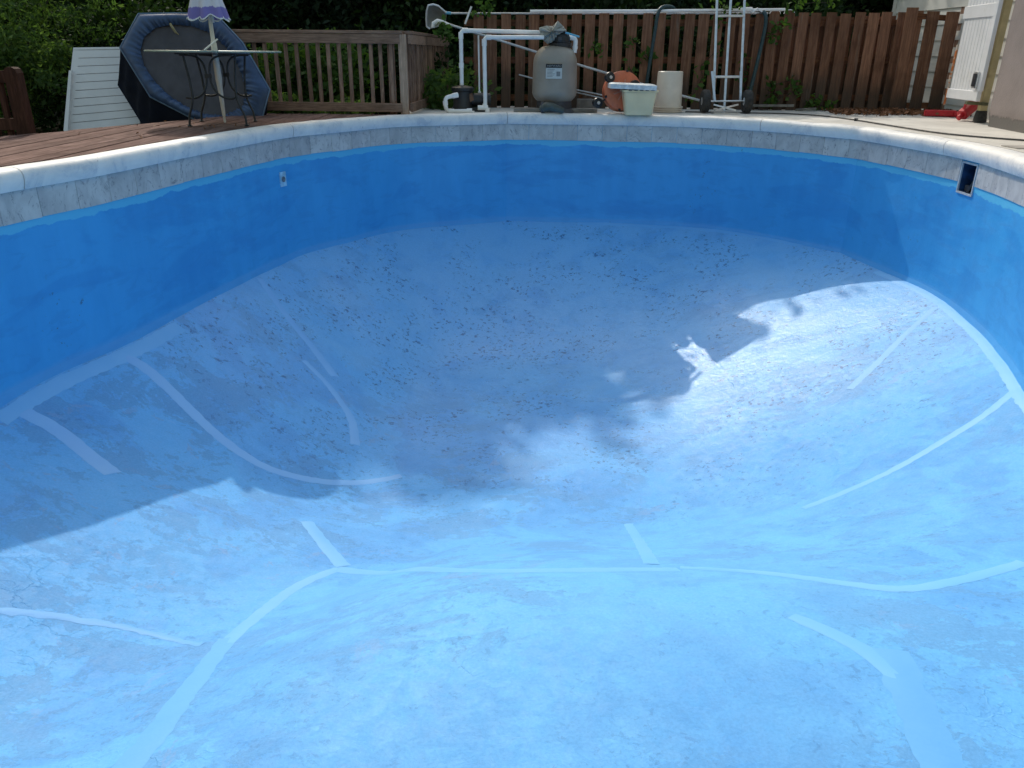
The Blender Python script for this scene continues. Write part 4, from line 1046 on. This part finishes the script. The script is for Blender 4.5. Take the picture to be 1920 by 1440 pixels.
for k in range(6):
    a = 2*math.pi*(k+.3)/6; p = tilt @ Vector((math.cos(a)*orr*.93, math.sin(a)*orr*.93, .05)); q = tilt @ Vector((math.cos(a)*orr*1.02, math.sin(a)*orr*1.02, .05))
    MB().bar(cc+p, cc+q, .03, .03, up=tilt @ Vector((0,0,1))).build('clip', M['black'], oc)
for px_, py_ in ((1143,145),(1120,193),(1177,211),(1190,160)):
    wq = at(px_,py_,10.70); wm = Matrix.Rotation(R(20),3,'Z') @ Matrix.Rotation(R(85),3,'X')
    wq.z = max(wq.z, .066)
    wl = MB().lathe([(.03,-.035),(.062,-.03),(.066,-.01),(.066,.01),(.062,.03),(.03,.035)], 20, wq, M=wm).build('wheel', M['black'], oc, smooth=35)
    MB().lathe([(.022,.036),(.02,.046),(.004,.047)], 12, wq, M=wm).build('wheel_hub', M['alu'], wl, smooth=40)
    MB().tube([wq, wq.lerp(cc,.45)], .014, 8).build('axle_arm', M['black'], oc)
# tub
tq_ = atz(1198,217,0); tw = (at(1228,172,tq_.y).x-at(1164,172,tq_.y).x)/2; bw_ = (at(1222,216,tq_.y).x-at(1173,216,tq_.y).x)/2; th = at(1196,170,tq_.y).z
tu = thing('plastic_tub', 'cream rectangular plastic tub on the pool coping before the cleaner', 'tub', (tq_.x,tq_.y+.11,0))
def rrect(hx,hy,r,z,n=5):
    o=[]
    for cx,cy,a0 in ((hx-r,hy-r,0),(-hx+r,hy-r,90),(-hx+r,-hy+r,180),(hx-r,-hy+r,270)):
        for k in range(n+1): a=R(a0+90*k/n); o.append(Vector((cx+r*math.cos(a),cy+r*math.sin(a),z)))
    return o
def loft(mb, rings, o, cap0=True, cap1=True):
    n=len(rings[0]); b=len(mb.v)
    for rg in rings: mb.v += [tuple(p+Vector(o)) for p in rg]
    for i in range(len(rings)-1):
        for k in range(n): mb.f.append((b+i*n+k,b+i*n+(k+1)%n,b+(i+1)*n+(k+1)%n,b+(i+1)*n+k))
    if cap0: mb.f.append(tuple(b+k for k in range(n-1,-1,-1)))
    if cap1: mb.f.append(tuple(b+(len(rings)-1)*n+k for k in range(n)))
    return mb
to_ = (tq_.x, tq_.y+.11, .004)
loft(MB(), [rrect(bw_,.10,.03,0), rrect(bw_+.004,.105,.03,.01), rrect(tw,.14,.035,th), rrect(tw-.006,.134,.03,th), rrect(bw_-.004,.095,.03,.012)], to_).build('body', M['cream'], tu, smooth=40)
loft(MB(), [rrect(tw+.014,.154,.04,th-.02), rrect(tw+.014,.154,.04,th+.004), rrect(tw+.001,.141,.036,th+.004), rrect(tw+.001,.141,.036,th-.02)], to_, False, False).build('rim', M['cream'], tu, smooth=40)
lq = at(1187,167,tq_.y-.0); lw = (at(1231,166,tq_.y).x-at(1143,166,tq_.y).x)/2
ld = thing('vent_lid', 'grey white plastic lid lying on top of the cream tub', 'lid', (lq.x,tq_.y+.11,th))
mb = MB(); lrot = Matrix.Rotation(R(2),3,'Y')
rings = [[lrot @ p for p in rrect(lw,.17,.03,z)] for z in (0,.052)]+[[lrot @ p for p in rrect(lw-.03,.14,.03,.066)]]
loft(mb, rings, (lq.x,tq_.y+.11,th+.016)).build('cover', M['foam'], ld, smooth=35)
for k in range(5): 
    q = Vector((lq.x-lw*.2+k*.07, tq_.y+.11-.158, th+.012)); MB().bar(q, q+Vector((.04,0,0)), .02, .022).build('clip', M['dgrey'], ld)
# inverted bucket
bq = atz(1256,211.5,0); br0 = (at(1282,205,bq.y).x-at(1229,205,bq.y).x)/2; br1 = (at(1282,136,bq.y).x-at(1234.5,136,bq.y).x)/2; bh = at(1257,134,bq.y).z
bk = thing('bucket', 'off white plastic bucket turned upside down beside the tub', 'bucket', (bq.x,bq.y+br0,0))
MB().lathe([(br0*.96,.0),(br0*.95,.07),(br1,bh-.008),(br1-.01,bh),(br1-.02,bh-.004),(.02,bh-.004)], 40, (bq.x,bq.y+br0,0)).build('body', M['bucket'], bk, smooth=40)
for z in (.012,.04,.066): MB().lathe([(br0*.95,z-.009),(br0*1.06,z-.008),(br0*1.06,z+.006),(br0*.95,z+.008)], 40, (bq.x,bq.y+br0,0)).build('rim_ring', M['bucket'], bk, smooth=40)

# ------------------------------------------------------------------ hand truck
HYb, HYt = 11.15, 11.75
ht = thing('hand_truck', 'aluminium hand truck with black tyres leaning against the fence', 'hand truck', (2.85,11.1,0))
def hpt(x_, y_): return at(x_, y_, HYb+(210-y_)/210*(HYt-HYb))
for (xb_, xt_, nm) in ((1338,1346,'rail'),(1357.5,1372,'rail'),(1388,1398,'rail')):
    yb = 186 if nm and xb_ != 1357.5 else 208
    a, b = hpt(xb_, yb), hpt(xt_, -45 if xb_ != 1357.5 else -30); MB().bar(a, b, .032, .022, up=(0,1,0), ch=.004).build('rail', M['alu'], ht)
for y_ in (30,144): a, b = hpt(1345 if y_ < 100 else 1340,y_), hpt(1395 if y_ < 100 else 1388,y_); MB().bar(a+Vector((0,-.012,0)), b+Vector((0,-.012,0)), .03, .03, ch=.004).build('cross_bar', M['alu'], ht)
a, b = hpt(1346,-44), hpt(1398,-44); mdl = (a+b)/2+Vector((0,0,.10))
MB().tube([a]+[Vector(q) for q in bez(a, a+Vector((0,0,.12)), b+Vector((0,0,.12)), b)]+[b], .014, 10).build('handle', M['alu'], ht, smooth=50)
for xa_, xb_, ya_, yb_ in ((1334,1338,134,188),(1388,1386,134,188)): MB().bar(hpt(xa_,ya_)+Vector((0,-.03,0)), hpt(xb_,yb_)+Vector((0,-.06,0)), .03, .02, up=(0,1,0)).build('bracket', M['alu'], ht)
MB().tube([at(1322,190,11.1), at(1402,189,11.1)], .011, 10).build('axle', M['alu'], ht, smooth=50)
for a, b in (((1338,196),(1380,207)),((1384,196),(1340,207))): MB().bar(at(*a,11.0), at(*b,10.95), .02, .02).build('brace', M['alu'], ht)
MB().box(at(1336,208,11.0).x, at(1386,208,11.0).x, 10.93, 11.12, .0, .012).build('toe_plate', M['alu'], ht)
wr = .147
for px_ in (1322, 1401):
    q = at(px_,190,11.1); wq = Vector((q.x,11.1,wr))
    mw = Matrix.Rotation(R(90),3,'Y')
    wh = MB().lathe([(wr*.62,-.045),(wr*.9,-.047),(wr*.98,-.032),(wr,-.012),(wr,.012),(wr*.98,.032),(wr*.9,.047),(wr*.62,.045)], 32, wq, M=mw).build('tyre', M['rubber'], ht, smooth=30)
    MB().lathe([(.03,-.05),(wr*.6,-.035),(wr*.63,-.02),(wr*.63,.02),(wr*.6,.035),(.03,.05)], 20, wq, M=mw).build('rim', M['alu'], wh, smooth=30)

# cable across the patio, dark mat corner
cp = [atz(x_,y_,.008) for x_,y_ in ((1285,209.5),(1400,211.5),(1470,213),(1540,217),(1605,225),(1680,237),(1760,249),(1840,257),(1935,264))]; dn2 = []
for i in range(len(cp)-1):
    p0,p1,p2,p3 = cp[max(i-1,0)],cp[i],cp[i+1],cp[min(i+2,len(cp)-1)]
    for k in range(8):
        t = k/8; dn2.append(.5*((2*p1)+(p2-p0)*t+(2*p0-5*p1+4*p2-p3)*t*t+(3*p1-p0-3*p2+p3)*t**3))
dn2.append(cp[-1])
cb = thing('cable', 'dark cable snaking across the pale patio beside the coping', 'cable', tuple(cp[0]))
MB().tube(dn2, .0085, 8).build('cord', M['cable'], cb, smooth=60)
q = cp[4]; MB().tube([q+Vector((-.02,0,.004)), q+Vector((.02,0,.004))], .016, 8).build('plug', M['cable'], cb)
q = atz(1905,276,.0)
tag(MB().box(q.x-.06,q.x+.5,q.y-.12,q.y+.12,-.003,.004).build('drain_cover', plain('grey_cover',(.35,.32,.29),.8)), 'grey flat cover plate in the patio beside the skimmer', 'cover')

# ------------------------------------------------------------------ vegetation
rng = np.random.default_rng(11)
def leaf_mesh(name, pos, size, mat_, parent, up_bias=.3, aspect=.5, droop=None):
    n = len(pos)
    nrm = rng.normal(size=(n,3)); nrm[:,2] += up_bias; nrm /= np.linalg.norm(nrm,axis=1)[:,None]
    t = np.cross(nrm, rng.normal(size=(n,3))); t /= np.linalg.norm(t,axis=1)[:,None]; b = np.cross(nrm,t)
    s = size*rng.uniform(.6,1.35,(n,1))
    v = np.empty((n,4,3)); v[:,0] = pos-t*s; v[:,1] = pos-b*s*aspect+nrm*s*.15; v[:,2] = pos+t*s; v[:,3] = pos+b*s*aspect+nrm*s*.15
    me = bpy.data.meshes.new(name); me.vertices.add(n*4); me.vertices.foreach_set('co', v.reshape(-1).astype(np.float32))
    me.loops.add(n*4); me.loops.foreach_set('vertex_index', np.arange(n*4,dtype=np.int32)); me.polygons.add(n)
    me.polygons.foreach_set('loop_start', np.arange(0,n*4,4,dtype=np.int32)); me.polygons.foreach_set('loop_total', np.full(n,4,np.int32))
    me.materials.append(mat_); me.update(calc_edges=True); me.validate()
    o = bpy.data.objects.new(name, me); C.objects.link(o)
    if parent: o.parent = parent; o.matrix_parent_inverse = Matrix.Translation(-Vector(parent.location))
    return o
def crown_pts(c, rx, ry, rz, n, clumps, tight=.34, shell=.5):
    """leaf centres gathered in clumps spread through an ellipsoid"""
    d = rng.normal(size=(clumps,3)); d /= np.linalg.norm(d,axis=1)[:,None]; rad = rng.uniform(shell,1.0,(clumps,1))**.6
    cc = d*rad*np.array([rx,ry,rz])+np.array(c)
    idx = rng.integers(0,clumps,n); sz = rng.uniform(.6,1.4,(clumps,1))*tight*min(rx,ry,rz)
    off = rng.normal(size=(n,3))*sz[idx]*np.array([1,1,.6])
    return cc[idx]+off
def plant(kind, label, cat, base, blobs, leafm, size, n, clumps, trunk=None, group=None, aspect=.5, limbs=5, tight=.34):
    t = thing(kind, label, cat, base, group); P_ = []
    tot = sum(b[3]*b[4]*b[5] for b in blobs)
    for b in blobs:
        k = max(40, int(n*b[3]*b[4]*b[5]/tot)); P_.append(crown_pts(b[:3], b[3], b[4], b[5], k, max(6,int(clumps*k/n)), tight))
    leaf_mesh('crown', np.concatenate(P_), size, leafm, t, aspect=aspect)
    if trunk:
        r0, top = trunk; bx,by,bz = base; mb = MB()
        pts = [Vector((bx+.10*math.sin(k*1.7+bx), by+.10*math.cos(k*1.3), bz-.1+(top-bz)*k/8)) for k in range(9)]
        mb.tube(pts, [r0*(1.25-.11*k) for k in range(9)], 10)
        for k in range(limbs):
            bl = blobs[k%len(blobs)]; a = pts[3+k%5]; e = Vector(bl[:3])+Vector((rng.normal()*bl[3]*.5, rng.normal()*bl[4]*.4, rng.normal()*bl[5]*.4))
            m_ = a.lerp(e,.5)+Vector((0,0,-.15)); mb.tube([a, a.lerp(m_,.6), m_, e], [r0*.42,r0*.34,r0*.26,r0*.08], 7)
        mb.build('trunk', M['bark'], t, smooth=50)
    return t
G = -.45
# big feathery bush at the left
plant('bush', 'large feathery green bush behind the deck at the left edge', 'bush', (-7.6,12.4,G), [(-8.2,12.6,.9,1.7,1.2,1.35),(-6.9,12.2,1.15,1.1,.9,.95),(-6.6,12.3,.2,1.2,.9,.7),(-8.6,12,.1,1.2,.8,.8),(-7.5,12.6,2.2,1.6,1.0,.9)], M['leafA'], .046, 30000, 260, (.07,1.6), aspect=.34, tight=.17)
plant('bush', 'dark low shrub behind the white fence panel', 'bush', (-5.9,12.8,G), [(-5.7,12.9,.5,1.0,.7,1.0),(-6.3,12.4,-.1,.9,.6,.5)], M['leafB'], .05, 9000, 120, (.05,.8))
# row of trees whose crowns shade the equipment corner
row = [(-5.4,15.6,3.3,1.3,'leafB','dark tree above the trampoline'),(-4.1,15.2,3.1,1.2,'leafB','dark tree behind the left half of the railing'),(-2.7,15.0,3.2,1.15,'leafD','black green cedar behind the right half of the railing'),(-1.3,15.1,2.6,1.05,'leafB','dark tree behind the skimmer net'),
       (.2,15.4,2.4,1.1,'leafD','dark cedar behind the sand filter'),(1.8,15.2,2.15,1.1,'leafB','dark tree behind the fence and bucket'),(3.4,15.3,2.15,1.1,'leafD','dark cedar behind the fence and hand truck'),(4.9,15.6,2.1,.9,'leafB','dark tree behind the fence end by the white building')]
for x_, y_, top, rr, lm, lab in row:
    plant('tree', lab, 'tree', (x_,y_,G), [(x_,y_,top-.85,rr,.8,.7),(x_-.1,y_,.6,rr*1.15,.9,1.05)], M[lm], .065, 12000, 140, (.11,top-.8))
# tall oak far back left: unseen crown, outline shaped to shade pool and gear
oak = thing('tree', 'tall broad oak far behind the deck railing, its crown above the view', 'tree', (-4.9,24,G))
def oak_top(x): return float(np.interp(x, [-7.75,-7.5,-6.9,-6.2,-5.84,-5.4,-4.93,-4.0,-3.5,-3.0,-2.75], [12.2,13.3,13.45,13.4,13.1,12.85,12.5,12.1,11.95,11.5,9.2]))
cl = []
while len(cl) < 720:
    x_, z_ = rng.uniform(-7.6,-2.9), rng.uniform(4.0,13.3)
    if z_ < oak_top(x_)-.28: cl.append((x_, 24+rng.uniform(-1.2,1.2), z_))
cl = np.array(cl); ii = rng.integers(0,len(cl),42000)
leaf_mesh('crown', cl[ii]+rng.normal(size=(42000,3))*np.array([.17,.25,.15]), .15, M['leafB'], oak)
mb = MB(); mb.tube([Vector((-4.9+.1*math.sin(k), 24, G-.1+k*1.2)) for k in range(10)], [.34-.028*k for k in range(10)], 10)
for k in range(14):
    e = cl[(k*37)%len(cl)]; a_ = Vector((-4.9, 24, 3+.45*k)); mb.tube([a_, a_.lerp(Vector(e),.5)+Vector((0,0,-.2)), Vector(e)], [.12,.08,.03], 7)
mb.build('trunk', M['bark'], oak, smooth=50)
# deep woods beyond
lab2 = ['far dark tree left of the bush','far dark tree above the white panel','far dark tree over the parasol','far dark tree above the railing middle','far dark tree above the railing corner','far dark tree above the white pipes','far dark tree above the filter','far dark tree above the left teal hose','far dark tree above the hand truck','far dark tree above the right teal hose','far dark tree beside the white building corner','far dark tree hidden behind the white building']
for i in range(12):
    x_ = -15+2.45*i+rng.uniform(-.4,.4); y_ = 19.5+rng.uniform(-.8,1.5)
    plant('tree', lab2[i], 'tree', (x_,y_,G), [(x_,y_,4.6,2.0,1.5,2.0),(x_+.3,y_-.5,2.2,2.0,1.4,1.9),(x_-.3,y_-.6,.7,1.9,1.2,1.3)], M['leafD' if i%2 else 'leafB'], .13, 9500, 150, (.18,5.0), limbs=6)
n = 60000; P_ = np.stack([rng.uniform(-22,15,n), rng.uniform(22.5,28,n), rng.uniform(-.5,1,n)**2*6.5-.5],1)
tag(leaf_mesh('woods', P_, .24, M['leafD'], None), 'dark woods closing the view behind all the trees', 'woods', kind='stuff')
# undergrowth
for i,(x_,y_,rx,hz_,n_,lm,lab) in enumerate(((.2,13.4,1.1,.8,6000,'leafB','dark undergrowth behind the fence left end'),(2.3,13.5,1.2,.8,6000,'leafB','dark undergrowth behind the middle of the fence'),(4.4,13.6,1.2,.8,6000,'leafB','dark undergrowth behind the right end of the fence'),(-2.9,11.9,.9,.55,5000,'leafC','sunlit ivy shrub behind the left balusters'),(-1.9,12.6,.8,.6,4000,'leafB','dark shrub behind the railing corner'),(-3.3,10.95,.45,.16,1400,'leafA','low weeds under the railing bottom rail'),(-2.3,10.9,.5,.10,900,'leafA','low weeds before the railing middle'),(-.9,11.7,.4,.35,1200,'leafA','weedy vine beside the black pump'))):
    plant('shrub', lab, 'shrub', (x_,y_,G), [(x_,y_,hz_*.6-.05,rx,.4,hz_)], M[lm], .05, n_, 60)
def vine(label, spots, dens=16, size=.045, Y=FY-.09):
    base = at(spots[0][0], spots[0][1], Y); t = thing('vine', label, 'vine', tuple(base)); P_ = []
    pts = [at(x_,y_,Y) for x_,y_ in spots]
    for p in pts: P_.append(np.array(p)+rng.normal(size=(dens,3))*np.array([.055,.02,.05]))
    leaf_mesh('leaves', np.concatenate(P_), size, M['leafC'], t, up_bias=.1, aspect=.6)
    if len(pts) > 1: MB().tube([p+Vector((0,.03,0)) for p in pts], .004, 5).build('stem', M['bark'], t)
vine('leafy vine sprig hanging at the railing end below the net', [(826,48),(830,58),(836,68),(845,76)], 14, Y=11.6)
vine('small green vine sprig on the fence right of the filter', [(1112,90),(1122,85),(1128,96)], 6)
vine('green vine trailing down the fence above the tub', [(1186,72),(1192,80),(1204,95),(1212,106),(1218,112)], 7)
vine('pale vine sprig low on the fence above the cleaner', [(1180,124),(1188,142)], 5)
vine('green vine climbing over the fence top behind the hand truck', [(1340,8),(1355,12),(1368,18),(1382,14),(1348,40)], 10)
vine('thin vine climbing up between boards left of the hand truck', [(1300,180),(1312,158),(1318,145),(1314,124),(1346,94)], 6)
vine('vine patch on the fence below the round board top', [(1460,50),(1466,48),(1452,62),(1440,72)], 8)
vine('vine climbing the fence beside the right teal hose', [(1395,155),(1398,135),(1400,105),(1396,148)], 6)
vine('weedy vine along the foot of the fence right of the hoses', [(1450,190),(1452,175),(1448,160),(1486,150),(1490,172),(1440,195)], 12)
vine('weeds at the foot of the fence left of the gate', [(1520,195),(1530,190),(1545,200),(1560,206)], 14)
vine('ivy twig rising over the fence corner beside the pale stick', [(892,20),(900,16),(912,10),(922,6)], 7)
vine('leafy twig over the fence top at the far right', [(1490,12),(1505,8),(1530,4),(1560,5)], 9)
# litter along the fence foot
n = 900; P_ = np.stack([rng.uniform(4.3,6.0,n), rng.normal(11.25,.22,n), rng.uniform(.0,.05,n)],1)
tag(leaf_mesh('dry_leaves', P_, .035, M['dryleaf'], None, up_bias=1.2, aspect=.5), 'brown dry leaves gathered along the foot of the gate', 'leaves', kind='stuff')
n = 70; P_ = np.stack([rng.uniform(-4.2,-1.6,n), rng.uniform(7.0,10.2,n), np.full(n,.012)],1)
keep = [i for i in range(n) if P_[i,1] > deck_front(P_[i,0])+.05 and P_[i,1] < deck_back(P_[i,0])]
tag(leaf_mesh('fallen_leaves', P_[keep], .022, M['dryleaf'], None, up_bias=2.0, aspect=.4), 'few dry leaves scattered over the brown deck boards', 'leaves', kind='stuff')
q = at(30,252,8.0); P_ = np.array([q.x,q.y,.04])+rng.normal(size=(26,3))*np.array([.07,.05,.012])
tag(leaf_mesh('weed', P_, .04, M['leafC'], None, up_bias=.8, aspect=.3), 'small green weed at the foot of the left railing post', 'weed')
